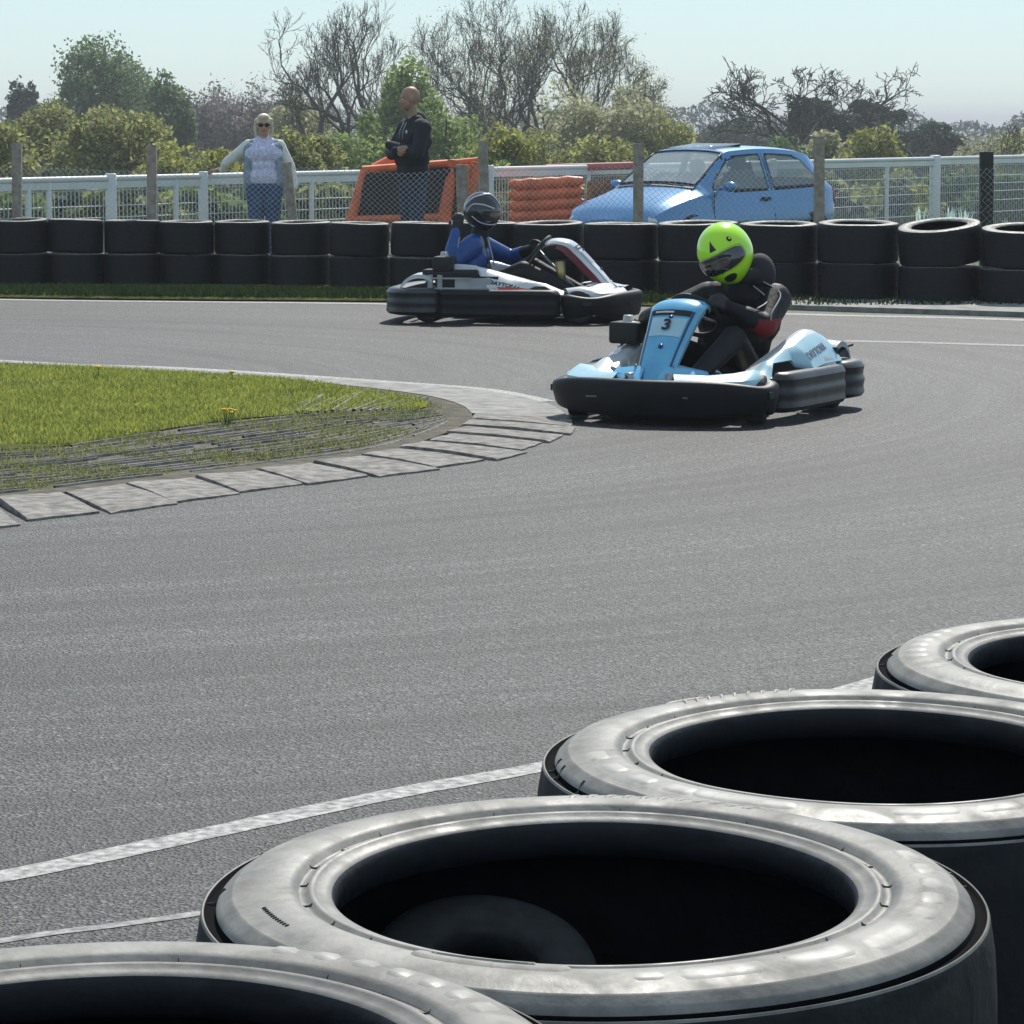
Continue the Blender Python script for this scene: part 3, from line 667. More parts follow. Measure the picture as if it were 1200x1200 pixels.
def bare_tree(px, topy, Y, lab, seed, trunks=1, depth=6, spread=.55, tr=.035, buds=None, nb=0, lean=0, sz=.10, grp='bare trees behind the railing', first=.30, wide=1.0, up=.1, flatt=0):
    x, y, zb, h = place(px, topy, Y); t = thing('bare_tree', lab, 'tree', (x, y, zb), 0, grp); b = MB(); r = random.Random(seed); tips = []
    for k in range(trunks):
        d = Vector((lean+(k-(trunks-1)/2)*.22, r.uniform(-.08, .08), 1)).normalized()
        branch(b, Vector(((k-(trunks-1)/2)*.5, 0, -.1)), d, h*first, h*tr*.42, depth, r, spread, tips, up=up)
    mz = max(v[2] for v in b.v); f = h/mz; b.v = [(v[0]*f*wide, v[1]*f*wide, v[2]*f) for v in b.v]; tips = [Vector((q.x*f*wide, q.y*f*wide, q.z*f)) for q in tips]
    b.build('trunk', M_bark, t)
    if buds:
        l = MB()
        for k in range(nb):
            q = r.choice(tips)+Vector((r.gauss(0, .30), r.gauss(0, .30), r.gauss(0, .30))); leaf(l, q, sz*r.uniform(.5, 1.2), r)
        l.build('crown', buds, t, smooth=False)
    return t
def leaf_tree(px, topy, Y, wpx, lab, m, seed, n=9000, sz=.16, name='leafy_tree', squash=1.0, low=.12, blobs=34, trunk=True, grp='leafy trees behind the railing', dens=.7, long=1.0, asym=0, cone=0):
    x, y, zb, h = place(px, topy, Y); W = wpx/F*Y*1.33; t = thing(name, lab, 'tree' if 'tree' in name or 'pine' in name else 'bush', (x, y, zb), 0, grp); r = random.Random(seed)
    tb = MB(); tops = []; cz = h*(low+(1-low)/2)
    bl = []
    for k in range(blobs):
        while True:
            u = Vector((r.uniform(-1, 1), r.uniform(-1, 1), r.uniform(-1, 1)))
            if .25 < u.length < 1: break
        q = u.normalized()*(.45+.33*u.length) if k > 5 else u*.3; rad = r.uniform(.22, .42)
        if cone: q.x *= (1-cone*(q.z+1)/2); q.y *= (1-cone*(q.z+1)/2)
        bl.append((Vector((q.x*W/2+asym*q.z*W*.2, q.y*W/2, cz+q.z*h*(1-low)/2)), rad*W/2*(1 if not cone else .8), rad*h*(1-low)/2*squash))
    lv = MB()
    for k in range(n):
        c, rw_, rh = bl[int(r.random()**1.0*len(bl))]
        u = Vector((r.gauss(0, 1), r.gauss(0, 1), r.gauss(0, 1))).normalized()*(r.random()**(.28))*r.uniform(.85, 1.18)
        p = c+Vector((u.x*rw_, u.y*rw_, u.z*rh))
        if p.z < .05: p.z = r.uniform(.05, .5)
        leaf(lv, p, sz*r.uniform(.55, 1.3), r, long)
    lv.build('crown', m, t, smooth=False)
    if trunk:
        tb.tube([(0, 0, -.2), (.03*h, 0, h*.25), (0, 0, h*.6), (.01*h, 0, h*.9)], [h*.028, h*.02, h*.012, h*.003], 8, cap=False)
        for c, rw_, rh in bl[::2]: s = Vector((.02*h, 0, min(h*.5, c.z*.6))); tb.tube([s, s.lerp(c, .55)+Vector((0, 0, -.05*h)), c], [h*.011, h*.007, h*.003], 5, cap=False)
        tb.build('trunk', M_bark, t)
    return t
def twig_tree(px, topy, Y, wpx, lab, m, seed, n=7000, sz=.3, **k): return leaf_tree(px, topy, Y, wpx, lab, m, seed, n, sz, long=1.0, grp='hazy bare woodland trees', **k)
# left group
leaf_tree(28, 86, 225, 62, 'dark conifer at the far left edge behind the olive bushes', L_pine, 1, 7000, .22, name='conifer_tree', cone=.75)
leaf_tree(118, 50, 200, 132, 'large dark green leafy tree with a rounded crown at the left', L_dark, 2, 26000, .14, blobs=60)
leaf_tree(188, 84, 190, 62, 'smaller dark green tree just right of the large rounded one', L_dark, 3, 14000, .14)
leaf_tree(60, 122, 120, 100, 'olive bushy tree at the left edge in front of the dark conifer', L_olive, 4, 15000, .11, low=.02, blobs=44)
leaf_tree(130, 118, 112, 116, 'broad olive bushy tree below the large rounded green tree', L_olive, 5, 16000, .11, low=.02, blobs=44)
leaf_tree(205, 166, 82, 92, 'low yellow green bush behind the left timber fence post', L_yel, 6, 9000, .075, name='hedge_bush', low=.0, trunk=False)
leaf_tree(268, 178, 80, 90, 'low yellow green bush left of the woman', L_yel, 7, 9000, .075, name='hedge_bush', low=.0, trunk=False)
leaf_tree(-30, 130, 100, 120, 'olive bush beyond the left edge of the railing', L_olive, 50, 9000, .11, low=0, name='hedge_bush', trunk=False)
for i, (px, ty, wd) in enumerate(((238, 102, 58), (282, 95, 70), (318, 106, 56))):
    bare_tree(px, ty-3, 240, '%s greyish brown bare woodland tree between the green trees and the woman' % ['leftmost', 'middle', 'rightmost'][i], 60+i, trunks=3, depth=5, buds=L_twig, nb=2600, sz=.16, grp='hazy bare woodland trees', wide=.9, tr=.02)
    twig_tree(px, ty+5, 236, wd*1.05, 'dense brown thicket %s the bare woodland trees' % ['left of', 'between', 'right of'][i], L_twig, 64+i, 6500, .19, low=.0)
leaf_tree(352, 112, 175, 80, 'pale olive budding tree behind the woman', L_bud, 8, 9000, .14)
leaf_tree(350, 146, 95, 96, 'rounded olive green bush right behind the woman shoulder', L_olive, 9, 9000, .09, low=0, name='hedge_bush', trunk=False)
leaf_tree(395, 152, 110, 80, 'green bush at the foot of the tall bare tree', L_green, 10, 8000, .09, low=0, name='hedge_bush', trunk=False)
bare_tree(398, 8, 150, 'tall dark bare tree with spreading limbs left of the standing man', 107, trunks=2, depth=7, spread=.60, tr=.062, first=.30, wide=.9, buds=L_bud, nb=900, sz=.05)
bare_tree(432, 2, 158, 'slender bare tree with upright limbs between the tall bare tree and the man', 31, depth=7, spread=.42, tr=.05, wide=.8, buds=L_bud, nb=900, sz=.05)
leaf_tree(478, 74, 140, 92, 'fresh green leafy tree directly behind the standing man', L_green, 12, 15000, .12, cone=.35, blobs=40)
leaf_tree(522, 112, 122, 80, 'rounded fresh green tree right of the standing man', L_green, 13, 10000, .10, low=.02)
leaf_tree(445, 126, 118, 56, 'small fresh green bush left of the standing man', L_green, 14, 6000, .10, low=.0, name='hedge_bush', trunk=False)
leaf_tree(590, 150, 92, 84, 'bright yellow green bush above the black helmet driver', L_yel, 15, 10000, .08, low=0, name='hedge_bush', trunk=False)
for i, (px, ty, Y, tk, sp, se, lab, nb) in enumerate(((505, -6, 190, 1, .42, 41, 'thin bare tree rising just right of the fresh green tree', 1100), (540, -14, 176, 1, .45, 42, 'bare tree with forked dark trunk above the leaning orange frame', 1500), (592, -8, 170, 2, .5, 43, 'twin stemmed bare tree above the yellow green bush', 2400), (618, 4, 165, 2, .55, 44, 'multi stemmed budding tree in the middle of the bare trees', 2600), (664, -4, 172, 1, .5, 45, 'bare tree with curved dark limbs left of the round brown tree', 1700), (700, 10, 180, 1, .42, 46, 'bare tree with forked top rising behind the round brown tree', 1200), (733, 34, 176, 1, .42, 47, 'rightmost bare tree of the central group', 1300))):
    bare_tree(px, ty, Y, lab, se, trunks=tk, depth=7, spread=sp, tr=.050, buds=L_bud, nb=int(nb*1.3), sz=.055, wide=.75 if tk == 1 else .85)
leaf_tree(700, 80, 150, 112, 'round brown and olive budding tree above the left of the blue car', L_bud, 16, 11000, .12, blobs=34, low=.1)
leaf_tree(640, 150, 110, 84, 'low olive bush below the bare trees', L_olive, 17, 8000, .09, low=0, name='hedge_bush', trunk=False)
leaf_tree(715, 158, 100, 90, 'low olive bush behind the bonnet of the blue car', L_olive, 18, 8000, .09, low=0, name='hedge_bush', trunk=False)
leaf_tree(560, 172, 88, 70, 'low green bush behind the grey timber post', L_green, 26, 6000, .08, low=0, name='hedge_bush', trunk=False)
leaf_tree(570, 122, 215, 130, 'pale budding thicket behind the central bare trees', L_bud, 19, 7000, .18, low=.0)
leaf_tree(655, 126, 220, 120, 'pale budding thicket right of the central bare trees', L_bud, 27, 7000, .18, low=.0)
leaf_tree(772, 122, 150, 88, 'yellowish budding tree behind the windscreen of the car', L_yel, 20, 10000, .11, low=.02)
leaf_tree(755, 78, 190, 50, 'thin pale budding tree at the right end of the central group', L_bud, 21, 3000, .12)
# right group
for i, (px, ty, wd) in enumerate(((828, 146, 64), (862, 138, 60), (895, 150, 60))):
    leaf_tree(px, ty, 290, wd, '%s dark treetop of the distant wood above the car roof' % ['leftmost', 'middle', 'rightmost'][i], L_pine, 70+i, 5500, .26, low=.3, grp='distant dark trees above the car')
bare_tree(950, 64, 150, 'large bare tree with gnarled crooked limbs at the right', 87, trunks=2, depth=7, spread=.72, tr=.05, wide=1.1, up=.04, first=.26)
leaf_tree(952, 108, 175, 78, 'dark pine standing behind the gnarled bare tree', L_pine, 22, 9000, .17, name='pine_tree', squash=.7, low=.3)
leaf_tree(1010, 107, 200, 56, 'tallest dark pine right of the gnarled bare tree', L_pine, 23, 8000, .18, name='pine_tree', low=.3, squash=.6, cone=.4)
leaf_tree(1046, 118, 205, 66, 'dark pine with a ragged top between two others', L_pine, 28, 8000, .18, name='pine_tree', low=.3, squash=.55, cone=.3)
leaf_tree(1086, 138, 195, 84, 'broad low dark pine at the right', L_pine, 24, 10000, .17, name='pine_tree', low=.25, squash=.6)
leaf_tree(985, 148, 130, 72, 'brown olive bush at the foot of the gnarled bare tree', L_bud, 29, 8000, .11, low=0, name='hedge_bush', trunk=False)
leaf_tree(1026, 150, 120, 76, 'yellow green bush in front of the dark pines', L_yel, 25, 9000, .10, low=0, name='hedge_bush', trunk=False)
leaf_tree(925, 160, 140, 84, 'dark olive bush behind the roof of the blue car', L_dark, 33, 8000, .12, low=0, name='hedge_bush', trunk=False)
leaf_tree(1160, 150, 180, 90, 'pale brown budding tree at the right edge', L_bud, 30, 8000, .14, low=0)
bare_tree(1162, 142, 150, 'small bare tree at the right edge behind the dark timber post', 91, depth=5, spread=.6, tr=.03)
leaf_tree(1230, 140, 170, 100, 'olive tree cut off by the right edge', L_olive, 32, 7000, .14, low=0)
# hedge directly behind the railing, bush by bush
hp = [(-90, 'left'), (0, ''), (75, ''), (150, ''), (228, ''), (300, ''), (372, ''), (440, ''), (610, ''), (690, ''), (770, ''), (860, ''), (960, ''), (1040, ''), (1110, ''), (1190, '')]
near_of = ['beyond the left edge', 'at the left edge', 'left of the first thick white post', 'right of the first thick white post', 'beside the post the woman holds', 'behind the woman', 'left of the orange framed barrier', 'behind the orange framed barrier', 'behind the orange tubes', 'behind the folded barrier', 'behind the bonnet', 'behind the car doors', 'right behind the car tail', 'left of the thick right railing post', 'right of the thick right railing post', 'at the right edge']
for i, (px, _) in enumerate(hp):
    m = (L_olive, L_green, L_dark)[(i*7) % 3]; ty = 212+(i*37 % 11)
    if px > 950: m = L_yel if px in (960, 1040) else L_dark; ty = 200
    leaf_tree(px, ty, RL(px).y+7+(i % 3)*2, 96, 'low hedge bush seen through the railing '+near_of[i], m, 200+i, 6000, .085, name='hedge_bush', low=0, trunk=False, blobs=26, grp='hedge bushes behind the white railing')
# air: a thin even spring haze
b = MB(); b.box((0, 2900, 2.8), (6100, 6300, 18)); hzo = b.build('haze', None, smooth=False); struct(hzo, 'stuff'); hm_ = bpy.data.materials.new('air'); hm_.use_nodes = True; hm_.node_tree.nodes.remove(hm_.node_tree.nodes['Principled BSDF'])
pv = hm_.node_tree.nodes.new('ShaderNodeVolumePrincipled'); pv.inputs['Color'].default_value = (.93, .95, .98, 1); pv.inputs['Density'].default_value = HAZE; hm_.node_tree.links.new(pv.outputs[0], hm_.node_tree.nodes['Material Output'].inputs['Volume']); hzo.data.materials.clear(); hzo.data.materials.append(hm_); hzo['label'] = 'thin pale spring haze over the circuit and the far trees'
# far wood closing the horizon, leaf colour paled blue-grey to mimic distance haze
b = MB(); r = random.Random(77)
for k in range(60000):
    x = r.uniform(-120, 120); hh = 7.5+.8*math.sin(x*.11)+.8*math.sin(x*.31+1)+.5*math.sin(x*.9)
    p = Vector((x, 370+r.uniform(-8, 8), -5+hh*r.random()**.6)); leaf(b, p, r.uniform(.14, .34), r)
o = struct(b.build('distant_wood', leafmat('haze_paled_leaf', (.15, .18, .17), (.08, .10, .105), .3), smooth=False), 'stuff'); o['label'] = 'distant dark woodland closing the horizon'
# ============================================================ BODIES
def capsule_bm(bm, p0, r0, p1, r1):
    p0, p1 = Vector(p0), Vector(p1); vs = []
    for c, r in ((p0, r0), (p1, r1)):
        for i in range(1, 8):
            e = -PI/2+PI*i/8
            for k in range(14): q = 2*PI*k/14; vs.append(bm.verts.new(c+Vector((math.cos(e)*math.cos(q), math.cos(e)*math.sin(q), math.sin(e)))*r))
        vs.append(bm.verts.new(c+Vector((0, 0, r)))); vs.append(bm.verts.new(c-Vector((0, 0, r))))
    g = bmesh.ops.convex_hull(bm, input=vs); dele = [v for v in set(g['geom_interior']) if isinstance(v, bmesh.types.BMVert)]
    if dele: bmesh.ops.delete(bm, geom=dele, context='VERTS')
def body_mesh(name, parts, parent, voxel=.009, smooth=4, overrides=None):
    """parts: (p0,r0,p1,r1,material) capsules or ('e',centre,(rx,ry,rz),rot,material) ellipsoids -> one continuous surface"""
    bm = bmesh.new(); prim = []
    for p in parts:
        if p[0] == 'e':
            _, c, r, rot, m = p; R = rot if rot is not None else Matrix.Identity(3)
            M = Matrix.Translation(Vector(c)) @ R.to_4x4() @ Matrix.Diagonal((*r, 1)); bmesh.ops.create_uvsphere(bm, u_segments=24, v_segments=14, radius=1, matrix=M); prim.append(('e', Vector(c), r, R, m))
        else: capsule_bm(bm, *p[:4]); prim.append(('c', Vector(p[0]), p[1], Vector(p[2]), p[3], p[4]))
    me = bpy.data.meshes.new(name); bm.to_mesh(me); bm.free(); o = bpy.data.objects.new('tmp', me); C.objects.link(o)
    md = o.modifiers.new('r', 'REMESH'); md.mode = 'VOXEL'; md.voxel_size = voxel; md.use_smooth_shade = True
    s = o.modifiers.new('s', 'SMOOTH'); s.factor = .5; s.iterations = smooth
    dg = bpy.context.evaluated_depsgraph_get(); m2 = bpy.data.meshes.new_from_object(o.evaluated_get(dg)); bpy.data.objects.remove(o)
    n = len(m2.polygons); cen = np.empty(n*3); m2.polygons.foreach_get('center', cen); cen = cen.reshape(n, 3); best = np.full(n, 1e9); idx = np.zeros(n, int); mats = []
    for p in prim:
        m = p[-1]
        if m not in mats: mats.append(m)
        if p[0] == 'c':
            a, c = np.array(p[1]), np.array(p[3]); ab = c-a; t = np.clip(((cen-a) @ ab)/max(1e-9, ab @ ab), 0, 1); d = np.linalg.norm(cen-(a+t[:, None]*ab), axis=1)-(p[2]+(p[4]-p[2])*t)
        else:
            q = (cen-np.array(p[1])) @ np.array(p[3]); rr = np.array(p[2]); k = np.linalg.norm(q/rr, axis=1); d = (k-1)*rr.min()
        w_ = d < best; best[w_] = d[w_]; idx[w_] = mats.index(m)
    if overrides:
        for fn, m in overrides:
            if m not in mats: mats.append(m)
            w_ = fn(cen, idx, mats); idx[w_] = mats.index(m)
    m2.materials.clear()
    for m in mats: m2.materials.append(m)
    m2.polygons.foreach_set('material_index', idx.astype(np.int32)); m2.polygons.foreach_set('use_smooth', [True]*n); m2.name = name; m2.update()
    ob = bpy.data.objects.new(name, m2); C.objects.link(ob); ob.parent = parent; return ob
def hand(parts, wrist, palm_end, fdir, side, m, curl=.5, up=None, s=1.0):
    """wrist->palm_end; fingers leave palm_end along fdir and bend towards 'up'(the palm normal)"""
    w0, pe = Vector(wrist), Vector(palm_end); f = Vector(fdir).normalized(); n = Vector(up).normalized(); sd = Vector(side).normalized()
    for k in (-1, 0, 1): parts.append((w0+sd*k*.012*s, .017*s, pe+sd*k*.024*s, .0155*s, m))
    for k, L in zip((-1.5, -.5, .5, 1.5), (.026, .030, .029, .023)):
        p = pe+sd*k*.0205*s; d = f
        for j in range(3):
            q = p+d*L*s*(1-.12*j); parts.append((p, (.0105-.0009*j)*s, q, (.0098-.0009*j)*s, m)); p = q; a = curl; d = (d*math.cos(a)+n*math.sin(a)).normalized(); n = (n*math.cos(a)-f*0*math.sin(a)) if False else n-d*(n.dot(d)); n.normalize()
        n = Vector(up).normalized()
    b0 = w0.lerp(pe, .3)-sd*.03*s; b1 = b0-sd*.022*s+f*.025*s+n*.012*s; parts.append((b0, .014*s, b1, .012*s, m)); parts.append((b1, .012*s, b1+f*.028*s+n*.012*s, .010*s, m))
M_skin = mat('skin', (.50, .30, .22), .55, var=.08, vscale=20)
M_skin2 = mat('tanned_skin', (.38, .21, .145), .5, var=.08, vscale=20)
M_eye = mat('eye_white', (.6, .6, .58), .3); M_iris = mat('dark_iris', (.03, .02, .015), .3); M_lip = mat('lip', (.36, .15, .13), .5)
def face(parts, c, R, sk, s=1.0, ears=True, jaw=1.0):
    """head of height .23*s centred at c; R turns local (x right, -y forward, z up)"""
    def L(x, y, z): return Vector(c)+R @ Vector((x*s, y*s, z*s))
    parts += [('e', L(0, .012, .025), (.076*s, .094*s, .092*s), R, sk), ('e', L(0, -.022, -.035), (.060*s*jaw, .070*s, .078*s), R, sk), ('e', L(0, -.050, -.088), (.030*s*jaw, .030*s, .022*s), R, sk),
        ('e', L(0, -.094, -.018), (.012*s, .018*s, .026*s), R, sk), ('e', L(0, -.100, -.034), (.016*s, .014*s, .010*s), R, sk), ('e', L(0, -.074, .022), (.055*s, .02*s, .014*s), R, sk),
        ('e', L(0, -.083, -.060), (.024*s, .012*s, .009*s), R, M_lip), ('e', L(.032, -.072, -.025), (.022*s, .016*s, .02*s), R, sk), ('e', L(-.032, -.072, -.025), (.022*s, .016*s, .02*s), R, sk)]
    if ears:
        for sx in (-1, 1): parts.append(('e', L(sx*.079, .008, -.005), (.010*s, .020*s, .032*s), R, sk))
def eyes(c, R, parent, s=1.0):
    b = MB()
    for sx in (-1, 1):
        p = Vector(c)+R @ Vector((sx*.031*s, -.080*s, .000)); b.sphere(p+R @ Vector((0, .004*s, .001)), .0115*s, M_eye, 14, 8); b.sphere(p+R @ Vector((0, -.0035*s, .001)), .0058*s, M_iris, 10, 6)
    b.build('eyes', M_eye, parent)
# ------------------------------------------------------------ the man, arms crossed
YM = DS(115)
M_hood = mat('black_hoodie_cloth', (.012, .013, .022), .85, bump=.35, bscale=22, var=.3, vscale=9)
M_jean = mat('navy_trouser_cloth', (.022, .038, .075), .85, bump=.3, bscale=30, var=.35, vscale=7)
M_shoe = mat('dark_shoe', (.03, .03, .03), .6)
hm = A(482, 101, YM).z
xm = A(484, 250, YM).x
man = thing('person', 'bald man in black hoodie standing with crossed arms behind the tyre wall', 'person', (xm, YM, 0), 0)
k = hm/1.86
P = []; RZ = lambda a: Matrix.Rotation(math.radians(a), 3, 'Z')
Rb = RZ(-62)                                                   # body turned to the picture's left
def B(x, y, z): return Rb @ Vector((x*k, y*k, z*k))
for sx in (-1, 1):
    P += [(B(sx*.095, .0, .93), .105, B(sx*.105, -.01, .52), .072, M_jean), (B(sx*.105, -.01, .52), .070, B(sx*.11, .02, .10), .052, M_jean), (B(sx*.11, .03, .05), .045, B(sx*.12, -.14, .035), .036, M_shoe)]
P += [(B(-.065, 0, .95), .130, B(.065, 0, .95), .130, M_jean), (B(-.06, 0, 1.0), .148, B(.06, 0, 1.0), .148, M_hood), (B(-.08, -.01, 1.15), .150, B(.08, -.01, 1.15), .150, M_hood), (B(-.105, .01, 1.32), .142, B(.105, .01, 1.32), .142, M_hood), (B(-.18, .02, 1.45), .088, B(.18, .02, 1.45), .088, M_hood), (B(-.06, .02, 1.50), .075, B(.06, .02, 1.50), .075, M_hood), (B(0, .06, 1.53), .085, B(0, .075, 1.49), .09, M_hood)]
P += [(B(0, .015, 1.52), .058, B(0, -.01, 1.64), .054, M_skin2)]
for sx in (-1, 1):
    e = B(sx*.29, -.09, 1.19); P += [(B(sx*.205, .02, 1.44), .083, e, .070, M_hood)]
    wv = B(-sx*.075, -.225, 1.245+sx*.03); P += [(e, .068, wv, .046, M_hood)]
    hand(P, wv, B(-sx*.15, -.20, 1.26+sx*.03), B(-sx*1, .15, .12), B(0, 0, 1), M_skin2, .35, B(0, .8, 0))
hc = B(0, -.035, 1.735); Rh = RZ(-78) @ Matrix.Rotation(math.radians(4), 3, 'X')
face(P, hc, Rh, M_skin2, 1.04*k, jaw=1.12)
body_mesh('body', P, man, .0085, 3); eyes(hc, Rh, man, 1.04*k)
b = MB()
for sx in (-1, 1): b.tube([B(sx*.03, -.085, 1.50), B(sx*.035, -.125, 1.42), B(sx*.035, -.135, 1.34)], .004, 5)
b.build('drawcords', mat('grey_cord', (.4, .4, .42), .7), man)
b = MB(); p0 = B(.10, -.118, 1.405); b.sphere(p0, (.012, .012, .018), None, 10, 6); b.build('chest_emblem', mat('white_print', (.7, .7, .7), .6), man)
# ------------------------------------------------------------ the woman
YW = 35.15
M_card = mat('pale_denim_cloth', (.33, .39, .46), .85, bump=.4, bscale=30, vscale=14, col2=(.17, .22, .29))
M_cardl = mat('cream_sleeve_cloth', (.75, .74, .70), .85, bump=.3, bscale=30, var=.1, vscale=12)
M_top = mat('lilac_patterned_cloth', (.85, .83, .95), .85, vscale=48, col2=(.42, .42, .68), bump=.4, bscale=30, detail=2)
M_hair = mat('blonde_hair', (.80, .72, .56), .55, vscale=40, col2=(.55, .46, .32), bump=.6, bscale=90)
M_jean2 = mat('blue_jean_cloth', (.045, .085, .19), .85, bump=.3, bscale=30, var=.3, vscale=7)
hw = A(310, 134, YW).z; k = hw/1.64; xw = A(310, 250, YW).x
wo = thing('person', 'blonde woman in sunglasses and pale cardigan resting her hand on the white railing', 'person', (xw, YW, 0), 0)
def B(x, y, z): return Vector((x*k, y*k, z*k))
P = []
for sx in (-1, 1):
    P += [(B(sx*.088, 0, .84), .112, B(sx*.09, -.02, .48), .075, M_jean2), (B(sx*.09, -.02, .48), .07, B(sx*.095, .01, .09), .05, M_jean2), (B(sx*.095, .02, .045), .042, B(sx*.11, -.13, .032), .034, M_shoe)]
P += [(B(-.075, 0, .86), .122, B(.075, 0, .86), .122, M_jean2), (B(-.075, -.01, .97), .122, B(.075, -.01, .97), .122, M_top), (B(-.07, 0, 1.10), .118, B(.07, 0, 1.10), .118, M_top), (B(-.085, -.015, 1.22), .122, B(.085, -.015, 1.22), .122, M_top), (B(-.125, .01, 1.315), .062, B(.125, .01, 1.315), .062, M_card), (B(-.06, .01, 1.35), .05, B(.06, .01, 1.35), .05, M_card), (B(-.05, .0, 1.33), .075, B(.05, .0, 1.33), .075, M_top), (B(0, .0, 1.36), .052, B(0, -.01, 1.44), .05, M_skin)]
# open cardigan: two fronts and a back
for sx in (-1, 1):
    P += [(B(sx*.14, .0, 1.27), .082, B(sx*.165, .02, .84), .060, M_card), (B(sx*.125, -.035, 1.27), .068, B(sx*.165, -.065, .92), .05, M_card), (B(sx*.10, .06, 1.25), .09, B(sx*.12, .07, .84), .085, M_card)]
# her right arm (picture left) out to the rail
target = RL(246); ox = xw
sh = B(-.165, .01, 1.31); el = Vector((-.42*k, .16, 1.12*k)); wr = Vector((target.x-ox+.13, target.y-YW-.10, target.z+.05))
P += [(sh, .062, el, .052, M_cardl), (el, .052, wr+Vector((.02, -.02, .0)), .040, M_cardl), (wr, .026, wr+Vector((-.03, .02, -.004)), .024, M_skin2)]
hand(P, wr+Vector((-.02, .02, 0)), wr+Vector((-.095, .06, -.012)), (-1, .35, -.25), (.3, 1, 0), M_skin2, .4, (0, 0, -1), 1.05)
sh = B(.165, .01, 1.31); el = B(.285, .0, 1.08); wr = B(.33, -.06, .86)
P += [(sh, .062, el, .050, M_cardl), (el, .05, wr, .038, M_cardl)]
hand(P, wr, wr+Vector((.005, -.02, -.075)), (0, -.2, -1), (0, 1, 0), M_skin, .3, (-1, 0, 0))
hc = B(0, -.02, 1.525); Rh = RZ(6)
face(P, hc, Rh, M_skin, 1.0*k)
body_mesh('body', P, wo, .0085, 3); eyes(hc, Rh, wo, k)
Q = [('e', hc+Vector((0, .022, .034))*k, (.086*k, .098*k, .094*k), Rh, M_hair), ('e', hc+Vector((0, -.045, .088))*k, (.062*k, .05*k, .032*k), Rh, M_hair)]
for sx in (-1, 1): Q += [(hc+Vector((sx*.078, -.02, .05))*k, .024*k, hc+Vector((sx*.088, .01, -.06))*k, .022*k, M_hair), (hc+Vector((sx*.085, .01, -.06))*k, .022*k, hc+Vector((sx*.07, .03, -.15))*k, .016*k, M_hair)]
Q += [(hc+Vector((0, .09, 0)), .05, hc+Vector((0, .07, -.15)), .04, M_hair)]
body_mesh('hair', Q, wo, .007, 2)
b = MB(); 
for sx in (-1, 1):
    c = hc+Rh @ Vector((sx*.033*k, -.098*k, .002)); b.sphere(c, (.027, .007, .021), None, 16, 8)
    b.tube([hc+Rh @ Vector((sx*.058*k, -.093*k, .008)), hc+Rh @ Vector((sx*.083*k, -.02*k, .01)), hc+Rh @ Vector((sx*.084*k, .01*k, .006))], .003, 5)
b.tube([hc+Rh @ Vector((-.012*k, -.103*k, .008)), hc+Rh @ Vector((.012*k, -.103*k, .008))], .003, 5)
b.build('sunglasses', mat('black_lens', (.01, .01, .01), .15), wo)
# ============================================================ GO-KARTS
M_bump = mat('black_bumper_plastic', (.013, .014, .017), .5, bump=.12, bscale=50, vscale=7, col2=(.007, .008, .010), spec=.22)
M_bumpg = mat('scuffed_bumper_plastic', (.04, .042, .045), .36, vscale=9, col2=(.014, .015, .017), bump=.12, bscale=50)
M_blue = mat('sky_blue_bodywork', (.13, .47, .68), .3, coat=.4, vscale=6, col2=(.09, .33, .60))
M_pale = mat('pale_blue_bodywork', (.42, .66, .74), .3, coat=.4, vscale=7, col2=(.36, .55, .64))
M_wht = mat('white_bodywork', (.72, .73, .72), .3, coat=.4, vscale=8, col2=(.55, .56, .57))
M_silv = mat('silver_grey_bodywork', (.42, .43, .44), .32, coat=.3, vscale=8, col2=(.32, .33, .35))
M_maroon = mat('maroon_bodywork', (.20, .045, .06), .35, coat=.3)
M_redp = mat('red_bodywork', (.55, .04, .05), .35, coat=.3)
M_navy = mat('dark_blue_stripe', (.015, .05, .14), .35)
M_blk = mat('matt_black', (.012, .012, .013), .65)
M_steel = mat('chassis_steel', (.35, .35, .36), .35, metal=.9)
M_alu = mat('floor_aluminium', (.45, .44, .42), .4, metal=.8)
M_ink = mat('black_ink', (.01, .01, .012), .5); M_inkf = mat('faded_ink', (.16, .19, .23), .5); M_inkr = mat('red_ink', (.5, .12, .15), .5)
M_gold = mat('brass_filter', (.45, .36, .16), .35, metal=.7)
M_tread = mat('kart_slick', (.022, .021, .021), .6, bump=.3, bscale=80)
def sweep(name, path, sec, m, parent, zs=None, closed=True, cap=True, angle=40, n=6):
    P = smooth_poly([Vector((*p, 0)) for p in path], n); b = MB(); rows = []; N = len(P)
    for i, p in enumerate(P):
        t = (P[min(i+1, N-1)]-P[max(i-1, 0)]).normalized(); nn = Vector((t.y, -t.x, 0)); f = zs(i/(N-1)) if zs else (0, 1, 1)
        e = min(i, N-1-i); cl = (.55, .85, .97)[e] if e < 3 else 1
        mz = .14; rows.append([(p.x+nn.x*o*f[2]*cl, p.y+nn.y*o*f[2]*cl, f[0]+mz+(z-mz)*f[1]*cl) for o, z in sec])
    b.grid(rows, closed=True)
    if cap: k = len(sec); b.add(rows[0], [tuple(range(k))[::-1]]); b.add(rows[-1], [tuple(range(k))])
    return b.build(name, m, parent, angle=angle)
